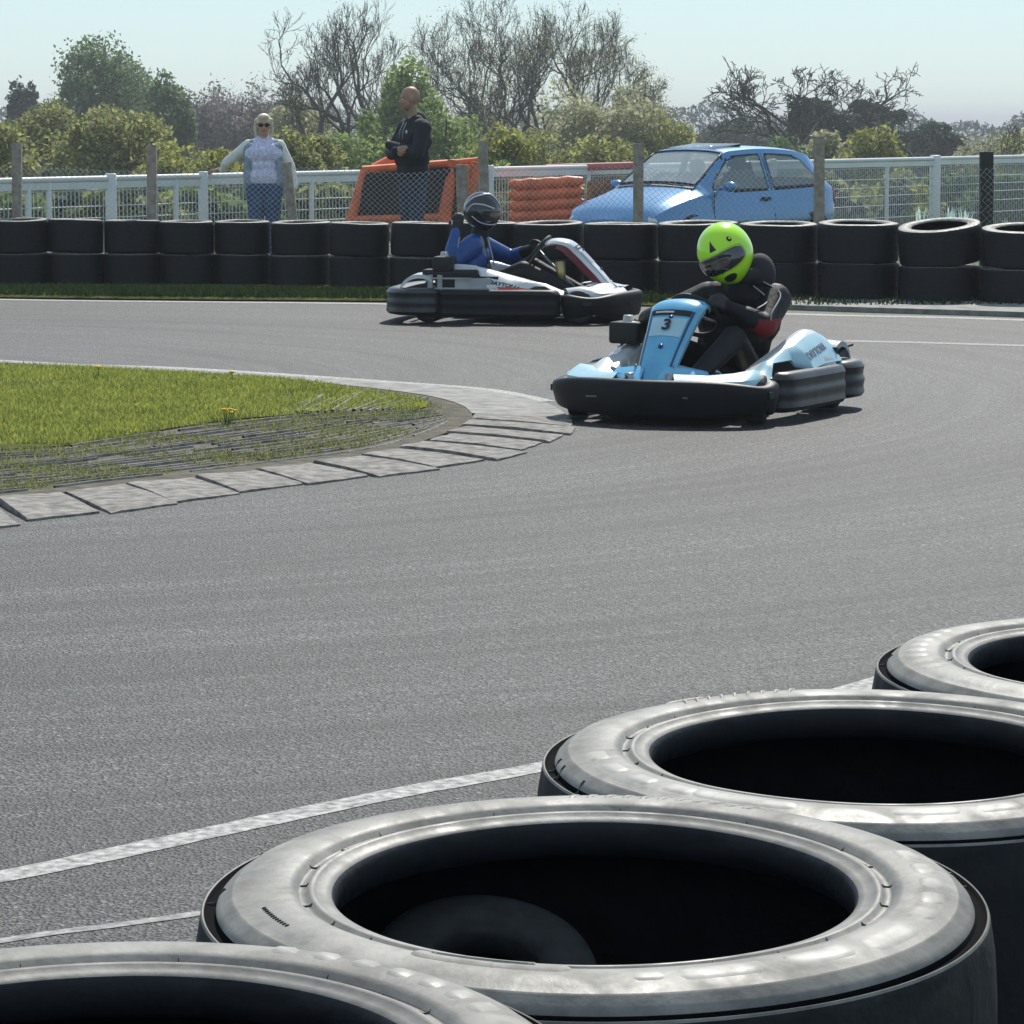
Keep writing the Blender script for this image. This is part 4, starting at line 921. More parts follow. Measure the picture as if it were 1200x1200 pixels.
def kart(name, label, loc, rz, L):
    t = thing('go_kart', label, 'go-kart', loc, rz, 'racing go-karts on the bend')
    # bumpers: plan path with outward side on the right of travel
    secF = [(-.07, .055), (-.03, .04), (.004, .048), (.016, .070), (.028, .125), (.034, .150), (.034, .190), (.030, .205), (.018, .217), (-.01, .223), (-.055, .22), (-.075, .205)]
    half = [(.50, .585), (.56, .655), (.66, .675), (.77, .645), (.87, .54), (.95, .36), (1.01, .16)]
    path = [(x, y) for x, y in half]+[(1.035, 0)]+[(x, -y) for x, y in half[::-1]]
    path = path[::-1]
    sweep('front_bumper', path, secF, M_bump, t, lambda u: (.008*math.sin(u*PI), 1.10-.34*math.exp(-((abs(u-.5)*2-.62)/.2)**2), 1+1.6*max(0, abs(u-.5)*2-.76)))
    secS = [(-.09, .06), (-.02, .045), (.025, .055), (.04, .075), (.038, .095), (.036, .103), (.036, .118), (.038, .132), (.042, .150), (.036, .168), (.033, .176), (.033, .190), (.034, .200), (.040, .225), (.022, .252), (-.01, .262), (-.05, .262), (-.09, .25)]
    for sx, nm in ((1, 'l'), (-1, 'r')):
        p = [(.44, .60), (.42, .67), (.32, .70), (.0, .71), (-.30, .71), (-.46, .69), (-.50, .60)]
        p = [(x, y*sx) for x, y in p]
        if sx > 0: p = p
        else: p = p[::-1]
        sweep('side_bumper', p, secS, M_bumpg if sx > 0 else M_bump, t)
    rp = [(-.54, .59), (-.57, .67), (-.68, .70), (-.82, .67), (-.92, .55), (-.96, .35), (-.97, 0)]
    rp = rp[:-1]+[(-.97, 0)]+[(x, -y) for x, y in rp[:-1][::-1]]
    sweep('rear_bumper', rp, secS, M_bumpg, t, lambda u: (.01, .98, 1.2))
    for x, y, z, a in ((.70, .704, .16, 3), (-.74, .727, .16, 0), (.70, -.704, .16, -3), (-.74, -.727, .16, 0)):
        b = MB(); b.box((x, y, z), (.075, .012, .034), rot=Matrix.Rotation(math.radians(a), 3, 'Z')); b.build('bumper_slot', M_blk, t, smooth=False)
    # scuffs on the front bumper
    b = MB()
    for y, z, w_ in ((.28, .15, .05), (-.30, .14, .10)):
        b.box((1.012-.35*y*y+.028, y, z), (.006, w_, .010), rot=Matrix.Rotation(-.75*y, 3, 'Z'))
    b.build('scuff_mark', mat('scuff_grey', (.12, .12, .125), .5), t)
    # floor tray, chassis rails
    b = MB(); b.grid([[(x, y, .055) for y in (-w_, w_)] for x, w_ in ((.98, .2), (.9, .36), (.45, .40), (.0, .34), (-.35, .32))]); b.build('floor_tray', M_alu, t)
    b = MB()
    for s in (-1, 1):
        b.tube([(.96, s*.18, .08), (.84, s*.36, .08), (.3, s*.36, .075), (-.3, s*.34, .08), (-.80, s*.32, .10)], .016, 8)
        b.tube([(.62, s*.36, .09), (.62, s*.50, .12)], .02, 8); b.tube([(.45, s*.36, .09), (.44, s*.62, .12), (-.4, s*.64, .13), (-.44, s*.34, .09)], .011, 8)
        b.tube([(.9, s*.12, .14), (.7, s*.10, .30), (.50, s*.07, .50)], .010, 8)
    b.tube([(-.78, -.34, .14), (-.78, .34, .14)], .018, 8); b.tube([(.96, -.2, .08), (.96, .2, .08)], .016, 8)
    b.build('chassis', M_steel, t)
    # wheels
    for x, y, r, wd in ((.62, .575, .13, .125), (.62, -.575, .13, .125), (-.62, .53, .14, .18), (-.62, -.53, .14, .18)):
        rot = Matrix.Rotation(PI/2, 4, 'X')
        if x > 0: rot = Matrix.Rotation(L['steer'], 4, 'Z') @ rot
        tr = Matrix.Translation((x, y, r)) @ rot
        b = MB(); pr = [(r*.52, -wd/2*.9), (r*.75, -wd/2), (r*.93, -wd/2*.93), (r, -wd/2*.72), (r, wd/2*.72), (r*.93, wd/2*.93), (r*.75, wd/2), (r*.52, wd/2*.9)]; b.lathe(pr, 36); b.v = [tuple(tr @ Vector(v)) for v in b.v]; wo_ = b.build('tyre', M_tread, t, angle=50)
        b = MB(); pr = [(.0, .02), (r*.25, .025), (r*.30, wd*.2), (r*.45, wd*.25), (r*.53, wd*.47), (r*.50, wd*.5)]; b.lathe(pr, 24); b.lathe([(a, -z) for a, z in pr], 24); b.v = [tuple(tr @ Vector(v)) for v in b.v]; b.build('rim', M_alu, wo_, angle=50)
    b = MB(); b.tube([(-.62, -.6, .14), (-.62, .6, .14)], .02, 10); b.build('rear_axle', M_steel, t)
    # side pod body panels
    def panel(side, low, name, m, top=M_wht):
        rid = [(.50, .44, .235), (.34, .45, .285), (.18, .47, .33), (.0, .485, .375), (-.16, .49, .415), (-.30, .49, .44), (-.44, .49, .445), (-.52, .49, .43)]
        R_ = smooth_poly([Vector(p) for p in rid], 4); rows = []; b = MB()
        for p in R_:
            lz, ly = low(p.x); yo = ly
            row = [(p.x, (p.y-.06), p.z-.09), (p.x, p.y-.05, p.z-.02), (p.x, p.y-.02, p.z+.004), (p.x, p.y+.02, p.z)]
            for u in (.2, .4, .6, .8, 1): row.append((p.x, p.y+.02+(yo-p.y-.02)*u, p.z-.004+(lz-p.z)*u**1.15+.022*math.sin(u*PI)))
            row.append((p.x, yo-.012, lz-.012))
            rows.append([(x, y*side, z) for x, y, z in row])
        b.grid([r[:5] for r in rows], top, flip=side > 0); b.grid([r[4:] for r in rows], m, flip=side > 0)
        rr = rows[-1]; b.grid([rr, [(x+.0, y, max(.16, z-.16)) for x, y, z in rr]], m)
        return b.build(name, m, t, angle=45), R_
    def lowL(x):
        if x > .44: return (.225, .60)
        if x > -.04: a = min(1, (.44-x)/.10, (x+.04)/.07); return (.235+.075*a, .60-.03*a)
        return (.262+.02*min(1, (-.04-x)/.2), .685)
    def lowR(x):
        if x > .46: return (.225, .60)
        if x > .10: a = min(1, (.46-x)/.12, (x-.10)/.16); return (.235+.055*a, .60-.03*a)
        if x > -.10: return (.25, .68)
        a = min(1, (-.10-x)/.13); return (.255+.155*a, .68-.15*a)
    pl, _ = panel(1, lowL, 'side_pod', L['pod'], L['podtop']); pr_, _ = panel(-1, lowR, 'side_pod', L['podr'], L['podtop'])
    # left pod: bulging rear lower cover
    b = MB(); rows = []
    for i in range(15):
        u = i/14; x = -.04-.44*u; f = math.sin(min(1, u*1.6+.18)*PI/2)*(1-.25*max(0, u-.85)/.15); row = []
        for j in range(8):
            v = j/7; row.append((x, .56+.13*math.sin(v*PI/2)*f, .245+.105*f*math.cos(v*PI/2)))
        rows.append(row)
    b.grid(rows, flip=True); b.add([Vector(r) for r in rows[-1]]+[Vector((-.48, .56, .24))], [tuple(range(9))]); b.add([Vector(r) for r in rows[0]]+[Vector((-.04, .56, .24))], [tuple(range(9))[::-1]])
    b.build('pod_cover', L['cover'], t, angle=50)
    b = MB(); b.box((-.505, .60, .30), (.02, .12, .10)); b.build('pod_vent', M_blk, t, smooth=False)
    # red tip / grey inner panel and struts on the right pod
    b = MB(); b.grid([[(x, -.694+.004*k, z) for x, z in pts] for k, pts in ((0, [(.26, .264), (.17, .264), (.07, .264), (-.02, .264)]), (3, [(.24, .268), (.19, .276), (.07, .282), (-.04, .284)]))]); b.build('pod_tip', L['accent'], t)
    b = MB(); b.box((-.24, -.63, .305), (.30, .02, .085)); b.box((-.52, -.60, .31), (.04, .03, .12)); b.box((-.60, -.60, .31), (.04, .03, .12)); b.box((-.42, -.645, .345), (.34, .015, .012)); b.box((-.3, -.645, .268), (.5, .03, .012)); b.build('pod_bracket', M_silv, t, smooth=False)
    b = MB(); b.box((-.30, -.52, .28), (.52, .16, .16)); b.build('engine_block', M_blk, t, smooth=False)
    # black air box with cap on the right rear
    bx, bz = L['box']; bevelbox('air_box', (bx, -.50, bz), (.17, .20, .12), M_blk, t, .018); b = MB(); b.lathe([(.0, .03), (.03, .03), (.035, 0), (.06, -.008)], 20); b.v = [(x+bx, y-.50, z+bz+.065) for x, y, z in b.v]; b.build('air_box_cap', M_alu, t)
    bevelbox('air_box', (-.44, -.50, .375), (.46, .19, .07), M_blk, t, .015)
    # rear wheel fins
    for s in (-1, 1):
        b = MB(); r0, r1 = [], []
        for i in range(9):
            u = i/8; a = PI*(.10+.62*u); x = -.68-.17*math.cos(a)*1.0; z = .235+.15*math.sin(a); r0.append((x, s*(.47), z)); r1.append((x-.01, s*.62, z-.012))
        b.grid([r0, r1]); b.grid([r1, [(x, y, z-.03) for x, y, z in r1]]); b.build('wheel_fin', L['fin'], t)
    b = MB(); b.tube([(-.70, .58, .30), (-.80, .60, .335), (-.88, .62, .345)], .008, 6); b.build('bumper_stay', M_blk, t)
    # front fenders between bumper and pods
    for s in (-1, 1):
        b = MB(); P = [(.90, .16, .255), (.80, .30, .25), (.70, .42, .26), (.58, .50, .275), (.48, .52, .26)]; Q = [(.97, .20, .235), (.92, .42, .232), (.82, .56, .235), (.68, .63, .24), (.54, .61, .235)]
        b.grid([[(x, y*s, z) for x, y, z in r] for r in (P, [(a[0]*.5+c[0]*.5, a[1]*.5+c[1]*.5, max(a[2], c[2])+.012) for a, c in zip(P, Q)], Q, [(x, y, z-.03) for x, y, z in Q])], flip=s > 0); b.build('front_fender', L['fender'], t, angle=60)
        b = MB(); b.grid([[(.93, s*.05, .20), (.80, s*.06, .30), (.66, s*.09, .30)], [(.93, s*.20, .21), (.80, s*.24, .285), (.66, s*.28, .27)], [(.93, s*.24, .19), (.80, s*.30, .23), (.66, s*.33, .20)]]); b.build('nose_panel', L['nose'], t)
        b = MB(); b.tube([(.66, s*.34, .27), (.40, s*.30, .20)], .012, 6); b.tube([(.80, s*.12, .30), (.60, s*.26, .18)], .009, 6); b.build('steering_rod', M_steel, t)
        b = MB(); b.box((.86, s*.13, .20), (.02, .05, .13), rot=Matrix.Rotation(.3, 3, 'Y')); b.tube([(.86, s*.13, .26), (.70, s*.14, .10)], .008, 6); b.build('pedal', M_steel, t)
    # front fairing (number panel)
    st = [(.86, .215, .10), (.80, .285, .112), (.73, .365, .122), (.655, .44, .132), (.59, .505, .142), (.535, .556, .152), (.50, .588, .158), (.45, .612, .16), (.37, .622, .152), (.30, .612, .140), (.275, .590, .130)]
    S = smooth_poly([Vector(p) for p in st], 4); rows = []; nY = 12
    def fpt(i, v, off=0):
        p = S[max(0, min(len(S)-1, i))]; a = S[max(0, i-1)]; c = S[min(len(S)-1, i+1)]; tx = Vector((c.x-a.x, 0, c.y-a.y)).normalized(); nn = Vector((-tx.z, 0, tx.x))
        if nn.x < 0 and nn.z < 0: nn = -nn
        if nn.z < 0: nn = -nn
        cr = .018*(1-v*v)-.012*max(0, abs(v)-.8)/.2; q = Vector((p.x, v*p.z, p.y))+nn*(cr+off); return q
    for i in range(len(S)):
        row = []
        for k in range(nY+1): row.append(fpt(i, -1+2*k/nY))
        e0, e1 = row[0], row[-1]; dp = .10 if i < 30 else .06
        rows.append([e0+Vector((-dp*.7, .02, -dp*.45)), e0+Vector((-.02, -.004, -.012))]+row+[e1+Vector((-.02, .004, -.012)), e1+Vector((-dp*.7, -.02, -dp*.45))])
    ci = 22
    b = MB(); b.grid([r[1:-1] for r in rows[:ci+1]], L['fair'], flip=True); b.grid([r[1:-1] for r in rows[ci:]], L['faircap'], flip=True)
    b.grid([r[:2] for r in rows], L['fairside'], flip=True); b.grid([r[-2:] for r in rows], L['fairside'], flip=True)
    fo = b.build('front_fairing', L['fair'], t, angle=55)
    fdup = b = MB(); b.grid([[fpt(i, v, .003) for v in (-.82, -.5, 0, .5, .82)] for i in (19, 20, 21, 22)], flip=True); b.build('fairing_slot', M_blk, fo)
    b = MB(); b.grid([[fpt(i, v, .005) for v in (-.7, -.3, .1)] for i in (20, 21)], flip=True); b.build('slot_lip', M_wht, fo, smooth=False)
    b = MB(); b.grid([[fpt(i, v, .003) for v in (-.78, -.4, 0, .4, .78)] for i in range(12, 19)], flip=True); b.build('number_plate', L['plate'], fo)
    b = MB()
    for s in (-1, 1): b.grid([[fpt(i, s*(.84+.10*math.sin(i/19*PI)*0), .004), fpt(i, s*.92, .004)] for i in range(0, 23)])
    b.build('fairing_stripe', L['stripe'], fo)
    cen = fpt(15, 0, .006); d0 = (fpt(17, 0, .006)-fpt(13, 0, .006)).normalized()
    def wf(p):                                      # wraps flat text (x right seen from the front, y up) onto the fairing
        return cen+Vector((0, 1, 0))*p.x+d0*p.y+Vector((d0.z, 0, -d0.x)).normalized()*(-1 if False else 1)*(p.z+.004)
    if L['number']: text_mesh('number', L['number'], .105, cen+Vector((.006, 0, .004)), (0, 1, 0), d0, M_ink, fo, .002, bold=.002, sx=1.15)
    # small emblem marks above and below the number
    b = MB(); 
    for i, hgt in ((18, .014), (9, .022)): q = fpt(i, .05, .006); b.box(q, (.012, .022, hgt), rot=Matrix.Rotation(-.8, 3, 'Y'))
    b.build('fairing_emblem', L['emblem'], fo)
    # steering wheel
    cw = Vector((.20, L['wy'], .545)); Rw = Matrix.Rotation(L['wheelroll'], 3, Vector((math.sin(-.9), 0, math.cos(.9)))) @ Matrix.Rotation(math.radians(-48), 3, 'Y'); b = MB(); rows = []
    for i in range(40):
        q = 2*PI*i/40; f = .155*(1-.10*max(0, math.cos(q))**4); row = []
        for j in range(8): a = 2*PI*j/8; row.append(cw+Rw @ Vector(((f+.014*math.cos(a))*math.cos(q), (f+.014*math.cos(a))*math.sin(q), .014*math.sin(a))))
        rows.append(row)
    rows.append(rows[0]); b.grid(rows, M_blk, closed=True)
    for q in (PI/2, -PI/2, PI): b.tube([cw, cw+Rw @ Vector((.15*math.cos(q), .15*math.sin(q), 0))], .010, 6, M_steel)
    b.tube([cw, cw+Rw @ Vector((0, 0, .03))], .04, 12, M_blk); b.build('steering_wheel', None, t)
    b = MB(); b.tube([cw, Vector((.62, 0, .14))], .011, 8); b.build('steering_column', M_steel, t)
    b = MB(); b.tube([(.42, -.14, .30), (.40, -.13, .46)], [.03, .045], 12); b.build('fuel_filter', M_gold, t)
    # seat
    b = MB(); rows = []
    for x, z, hw_, sd_ in ((.12, .16, .16, .10), (.0, .11, .18, .14), (-.15, .09, .19, .19), (-.30, .12, .20, .24), (-.39, .22, .20, .24), (-.45, .36, .19, .18), (-.49, .50, .17, .10), (-.50, .56, .14, .03)):
        rows.append([(x+.02*abs(v)+(.10*abs(v)**3 if z > .2 else 0), v*hw_, z+(sd_*abs(v)**3 if z <= .2 else sd_*.15*abs(v)**3)) for v in [-1, -.85, -.6, -.3, 0, .3, .6, .85, 1]])
    b.grid(rows); so_ = b.build('seat', M_blk, t, angle=60); md = so_.modifiers.new('thick', 'SOLIDIFY'); md.thickness = .012
    # lettering on the pods
    return t
LN = dict(box=(.06, .43), steer=.28, pod=M_pale, podr=M_wht, podtop=M_wht, cover=M_silv, accent=M_blue, fin=M_silv, fender=M_pale, nose=M_blue, fair=M_blue, faircap=M_blue, fairside=M_pale, plate=M_pale, stripe=M_navy, number='3', emblem=M_navy, wheelroll=.35, wy=0)
LF = dict(box=(-.50, .45), steer=0, pod=M_wht, podr=M_wht, podtop=M_wht, cover=M_wht, accent=M_redp, fin=M_wht, fender=M_wht, nose=M_wht, fair=M_wht, faircap=M_wht, fairside=M_maroon, plate=M_silv, stripe=M_silv, number='', emblem=M_ink, wheelroll=0, wy=0)
TH = math.radians(27)
fw = Vector((-math.sin(TH), -math.cos(TH), 0)); pN = G(743, 499)-fw*.90; rzN = math.atan2(fw.y, fw.x)
SC = (.82, .86, .95)
kn = kart('near', 'sky blue racing kart number 3 with black bumpers leading through the bend', pN, rzN, LN)
AL = math.radians(9); fw2 = Vector((math.cos(AL), -math.sin(AL), 0)); pF = G(603, 379.5)+Vector((0, .62, 0)); rzF = math.atan2(fw2.y, fw2.x)
kf = kart('far', 'white and black racing kart following behind, seen from its side', pF, rzF, LF)
kn.scale = SC; kf.scale = (.93, .93, .98)
from mathutils.bvhtree import BVHTree
def podtext(par, side, s, x0, z0, size, m, sl=.245, sx=1.0, shear=.15, nm='lettering', bold=.001):
    pan = [o for o in par.children if o.name.startswith('side_pod')][0 if side > 0 else 1]
    me = pan.data; bv = BVHTree.FromPolygons([v.co.copy() for v in me.vertices], [list(p.vertices) for p in me.polygons])
    xd = Vector((-side, 0, sl*side)).normalized() if side > 0 else Vector((1, 0, -sl)).normalized(); up = Vector((0, -side*.3, .95)); up = (up-xd*up.dot(xd)).normalized(); n = xd.cross(up).normalized()
    o = Vector((x0, side*.80, z0))
    def w(p):
        q = o+xd*p.x*sx+up*p.y; h = bv.ray_cast(q, -n, 1)
        return (h[0] if h[0] is not None else q-n*.15)+n*(.003+p.z)
    return text_mesh(nm, s, size, o, xd, up, m, pan, .0008, shear, bold, warp=w)
podtext(kn, 1, 'DAYTONA', -.21, .395, .062, M_inkf, sl=.16, sx=1.05)
podtext(kf, -1, 'DAYTONA', .022, .350, .046, M_ink, sl=.18, sx=1.15, bold=.0016)
# ------------------------------------------------------------ helmets
def helmet(parent, c, R, shell, s=1.0, marks='arrow'):
    def sf(az, el, off=0):
        a, bb, cc = (.142+off)*s, (.121+off)*s, (.134+off)*s; d = Vector((math.cos(el)*math.cos(az), math.cos(el)*math.sin(az), math.sin(el)))
        fr = max(0, math.cos(az)); lo = max(0, -math.sin(el)); k = 1+.16*fr**2*lo*1.6-.05*max(0, -math.cos(az))*lo
        z = d.z*cc
        if el < -.55: z = max(z, -.118*s-(.035*s*fr))
        return Vector(c)+R @ Vector((d.x*a*k, d.y*bb*(1+.04*lo), z*(1+.12*fr*lo)))
    b = MB(); b.grid([[sf(2*PI*k/64, -PI*.40+(PI*.90)*i/40) for k in range(64)] for i in range(41)], closed=True); h = b.build('helmet', shell, parent)
    def patch(name, f, m, off, nr=8, na=48):
        b = MB(); rows = []
        for i in range(nr+1):
            rows.append([sf(*f(i/nr, 2*PI*k/na), off if i < nr else off*.1) for k in range(na)])
        b.grid(rows, closed=True); return b.build(name, m, h)
    def sup(az0, el0, ha, he, p=.55, bow=0):
        def f(r, q):
            cx, sx = math.cos(q), math.sin(q); x = math.copysign(abs(cx)**p, cx)*r; y = math.copysign(abs(sx)**p, sx)*r; return az0+x*ha, el0+y*he+bow*(x*x)
        return f
    def tri(az0, el0, ha, he):
        V = [(-1, -1), (1, -1), (0, 1)]
        def f(r, q):
            u = q/(2*PI)*3; i = int(u) % 3; t = u-int(u); a, c_ = V[i], V[(i+1) % 3]; x, y = a[0]+(c_[0]-a[0])*t, a[1]+(c_[1]-a[1])*t; return az0+x*ha*r, el0+(y*r+(-.33)*(1-r))*he
        return f
    return h, patch, sup, tri
M_neon = mat('fluorescent_yellow_shell', (.52, .95, .02), .22, coat=.5)
M_hblk = mat('black_helmet_shell', (.012, .014, .018), .18, coat=.6)
M_visor = mat('smoked_visor', (.018, .018, .022), .08, coat=.6, spec=.8)
M_visrim = mat('visor_rim', (.35, .62, .02), .35)
M_face = mat('face_behind_visor', (.10, .065, .055), .3, coat=.8)
# ------------------------------------------------------------ drivers
M_suitb = mat('black_race_suit', (.008, .0075, .010), .6, spec=.3, bdist=.012, bump=.5, bscale=16, var=.3, vscale=9)
M_suitr = mat('red_suit_panel', (.20, .006, .012), .7, bump=.4, bscale=16)
M_suitg = mat('grey_suit_piping', (.34, .34, .36), .5)
M_blue2 = mat('royal_blue_race_suit', (.014, .090, .32), .42, bump=.8, bscale=15, vscale=8, col2=(.008, .045, .19))
M_glove = mat('black_glove', (.016, .016, .018), .6, bump=.3, bscale=60)
M_neck = mat('dark_grey_neck_brace', (.03, .028, .033), .85)
M_boot = mat('black_boot', (.02, .02, .02), .5)
def driver(label, par, spec):
    t = thing('person', label, 'person', par.location.copy(), par.rotation_euler.z); main, sec, acc = spec['m']
    ln = spec['lean']; P = []
    hip = Vector((-.30, 0, .23)); ch = Vector((-.34, ln*.35, .47)); nk = Vector((-.30+spec.get('fwd', 0), ln, .66+spec.get('up', 0)))
    P += [(hip+Vector((0, -.07, 0)), .12, hip+Vector((0, .07, 0)), .12, sec), (Vector((-.32, -.07+ln*.2, .36)), .135, Vector((-.32, .07+ln*.2, .36)), .135, sec), (ch+Vector((0, -.095, 0)), .142, ch+Vector((0, .095, 0)), .142, main), (nk+Vector((-.02, -.14, -.085)), .082, nk+Vector((-.02, .14, -.085)), .082, main), (nk+Vector((0, 0, -.07)), .08, nk+Vector((.02, 0, .04)), .062, sec)]
    for s in (1, -1):
        kn_ = spec['knee'][0 if s > 0 else 1]; ft = Vector((.64, s*.13, .14)); kn_ = Vector(kn_)
        P += [(hip+Vector((.02, s*.09, -.02)), .098, kn_, .068, sec), (kn_, .066, ft, .045, sec), (ft+Vector((-.02, 0, -.02)), .042, ft+Vector((.07, 0, .055)), .034, M_boot), (ft+Vector((-.03, 0, -.04)), .04, ft+Vector((.02, 0, -.02)), .042, M_boot)]
    cw = Vector((.20, 0, .545))
    for s in (1, -1):
        shd = nk+Vector((-.02, s*.19, -.095)); aw = spec['arm'][0 if s > 0 else 1]; el = Vector(aw[0]); wr = Vector(aw[1])
        P += [(shd, .088, shd.lerp(el, .5), .074, main), (shd.lerp(el, .5), .074, el, .062, aw[2]), (el, .062, el.lerp(wr, .5), .054, aw[3]), (el.lerp(wr, .55), .050, wr, .036, main if aw[4] == 'up' else sec)]
        if aw[4] == 'grip':
            g = Vector(aw[5]); up = Vector((-.4, -s*.15, -.9)); hand(P, wr, wr.lerp(g, .55), (g-wr).normalized()+Vector((.25, 0, .12)), Vector((0, 1, 0)).cross((g-wr).normalized())*s+Vector((0, 0, .2)), M_glove, .75, Vector((0, -s*1, -.35)), 1.05)
        else: hand(P, wr, wr+Vector((.02, 0, .075)), (.1, 0, 1), (1, 0, 0), M_glove, .55, (0, 1, 0), 1.1)
    bo = body_mesh('body', P, t, .0085, 3, spec.get('over')); 
    return t, nk
# near driver: bent forward and to his right, arms on the wheel
nd, nk = driver('driver in fluorescent yellow helmet and black suit steering the blue kart', kn, dict(m=(M_suitb, M_suitb, M_suitr), lean=.10, fwd=.10, up=.02, knee=((.16, .22, .40), (.20, -.20, .38)),
    arm=(((-.01, .325, .46), (.13, .17, .56), M_suitb, M_suitb, 'grip', (.19, .135, .60)), ((-.02, -.34, .47), (.12, -.19, .53), M_suitb, M_suitb, 'grip', (.18, -.15, .57))), over=[(lambda cen, idx, mats: (cen[:, 1] > .235) & (cen[:, 0] > -.11) & (cen[:, 0] < .07) & (cen[:, 2] < .495) & (cen[:, 2] > .40), M_suitr)]))
hcn = Vector((-.10, .055, .835)); Rn = Matrix.Rotation(math.radians(0), 3, 'Z') @ Matrix.Rotation(math.radians(-24), 3, 'X').inverted() @ Matrix.Rotation(math.radians(22), 3, 'Y')
h, patch, sup, tri = helmet(nd, hcn, Rn, M_neon, 1.17)
patch('visor_surround', sup(0, -.03, 1.20, .38, .6, -.05), M_visrim, .0025); patch('visor', sup(0, -.03, 1.14, .33, .6, -.05), M_visor, .006)
b = patch('face', sup(.12, -.04, .42, .17, .8), M_face, .0075)
patch('forehead_vent', tri(.05, .62, .15, .19), M_ink, .004); patch('chin_vent', sup(.16, -.66, .30, .16, .9), M_ink, .004)
patch('side_emblem', sup(.88, .52, .10, .10, .9), M_ink, .003); patch('side_emblem', sup(.90, .52, .045, .045, .9), M_neon, .0045); patch('side_emblem', sup(-1.05, .12, .10, .22, .9), M_ink, .003)
b = MB(); rows = []
for i in range(33):
    q = 2*PI*i/32; rows.append([nk+Vector((-.02, .01, .045))+Matrix.Rotation(.3, 3, 'Y') @ Vector(((.082+.034*math.cos(a))*math.cos(q), (.090+.034*math.cos(a))*math.sin(q), .042*math.sin(a))) for a in [2*PI*j/12 for j in range(12)]])
b.grid(rows, closed=True); b.build('neck_brace', M_neck, nd)
b = MB(); b.sphere(nk+Vector((-.06, .085, .03)), (.09, .085, .115)); b.build('hood', M_neck, nd)
b = MB()
b.tube(smooth_poly([nk+Vector((.02, .14, .0)), nk+Vector((.05, .25, -.06)), Vector((.0, .365, .53)), Vector((.02, .37, .49))], 5), .004, 6)
b.tube(smooth_poly([nk+Vector((.06, .10, -.02)), nk+Vector((.10, .20, -.09)), Vector((.05, .30, .55))], 5), .0035, 6); b.build('suit_piping', M_suitg, nd)
# far driver: upright, right arm raised beside the helmet
def far_over(cen, idx, mats):
    return (cen[:, 2] > .30) & (cen[:, 2] < .62) & (np.abs(cen[:, 1]+.05) < .045) & (cen[:, 0] > -.24) & (cen[:, 0] < -.05)
fd, nk2 = driver('driver in black and silver helmet and royal blue suit in the white kart', kf, dict(m=(M_blue2, M_suitb, M_blue2), lean=-.01, fwd=.02, knee=((.12, .20, .40), (.10, -.19, .39)),
    arm=(((-.08, .33, .46), (.12, .16, .54), M_blue2, M_blue2, 'grip', (.17, .14, .58)), ((-.45, -.33, .44), (-.41, -.29, .68), M_blue2, M_blue2, 'up', None)), over=[(far_over, M_suitb)]))
hcf = Vector((-.255, -.01, .835)); Rf = Matrix.Rotation(math.radians(-38), 3, 'Z') @ Matrix.Rotation(math.radians(8), 3, 'Y')
h, patch, sup, tri = helmet(fd, hcf, Rf, M_hblk, 1.08)
patch('visor', sup(0, -.02, 1.05, .30, .6, -.05), M_visor, .005); patch('face', sup(.05, -.06, .45, .17, .8), M_face, .0065)
def line_patch(par, hc_, R_, pts, m, wd=.007):
    b = MB(); Q = smooth_poly([Vector((a, e, 0)) for a, e in pts], 6); b.tube([Vector(hc_)+R_ @ Vector((.158*math.cos(q.y)*math.cos(q.x)*(1+.16*max(0, math.cos(q.x))**2*max(0, -math.sin(q.y))*1.6), .134*math.cos(q.y)*math.sin(q.x), .148*math.sin(q.y)*(1+.12*max(0, math.cos(q.x))*max(0, -math.sin(q.y))))) for q in Q], wd, 6); b.build('silver_trim', m, par)
M_chr = mat('silver_trim_paint', (.55, .56, .57), .3, metal=.3)
line_patch(h, hcf, Rf, [(-1.7, -.1), (-1.4, .35), (-.9, .44), (-.5, .38), (-.1, .26)], M_chr)
line_patch(h, hcf, Rf, [(-1.35, -.25), (-.9, -.50), (-.4, -.58), (.2, -.55)], M_chr, .005)
line_patch(h, hcf, Rf, [(-1.9, .2), (-1.5, .8), (-.5, 1.15), (.5, 1.1)], M_chr, .008)
line_patch(h, hcf, Rf, [(.1, 1.3), (.45, .9), (.6, .5), (.75, .1), (.8, -.3)], M_chr, .007)
b = MB(); b.tube([nk2+Vector((.08, -.07, -.03)), Vector((-.16, -.10, .50)), Vector((-.14, -.12, .42))], .006, 6); b.tube([nk2+Vector((.04, -.12, -.02)), Vector((-.20, -.17, .52))], .006, 6)
b.tube([Vector((-.405, -.355, .46)), Vector((-.375, -.315, .64))], .006, 6); b.build('suit_piping', M_suitg, fd)
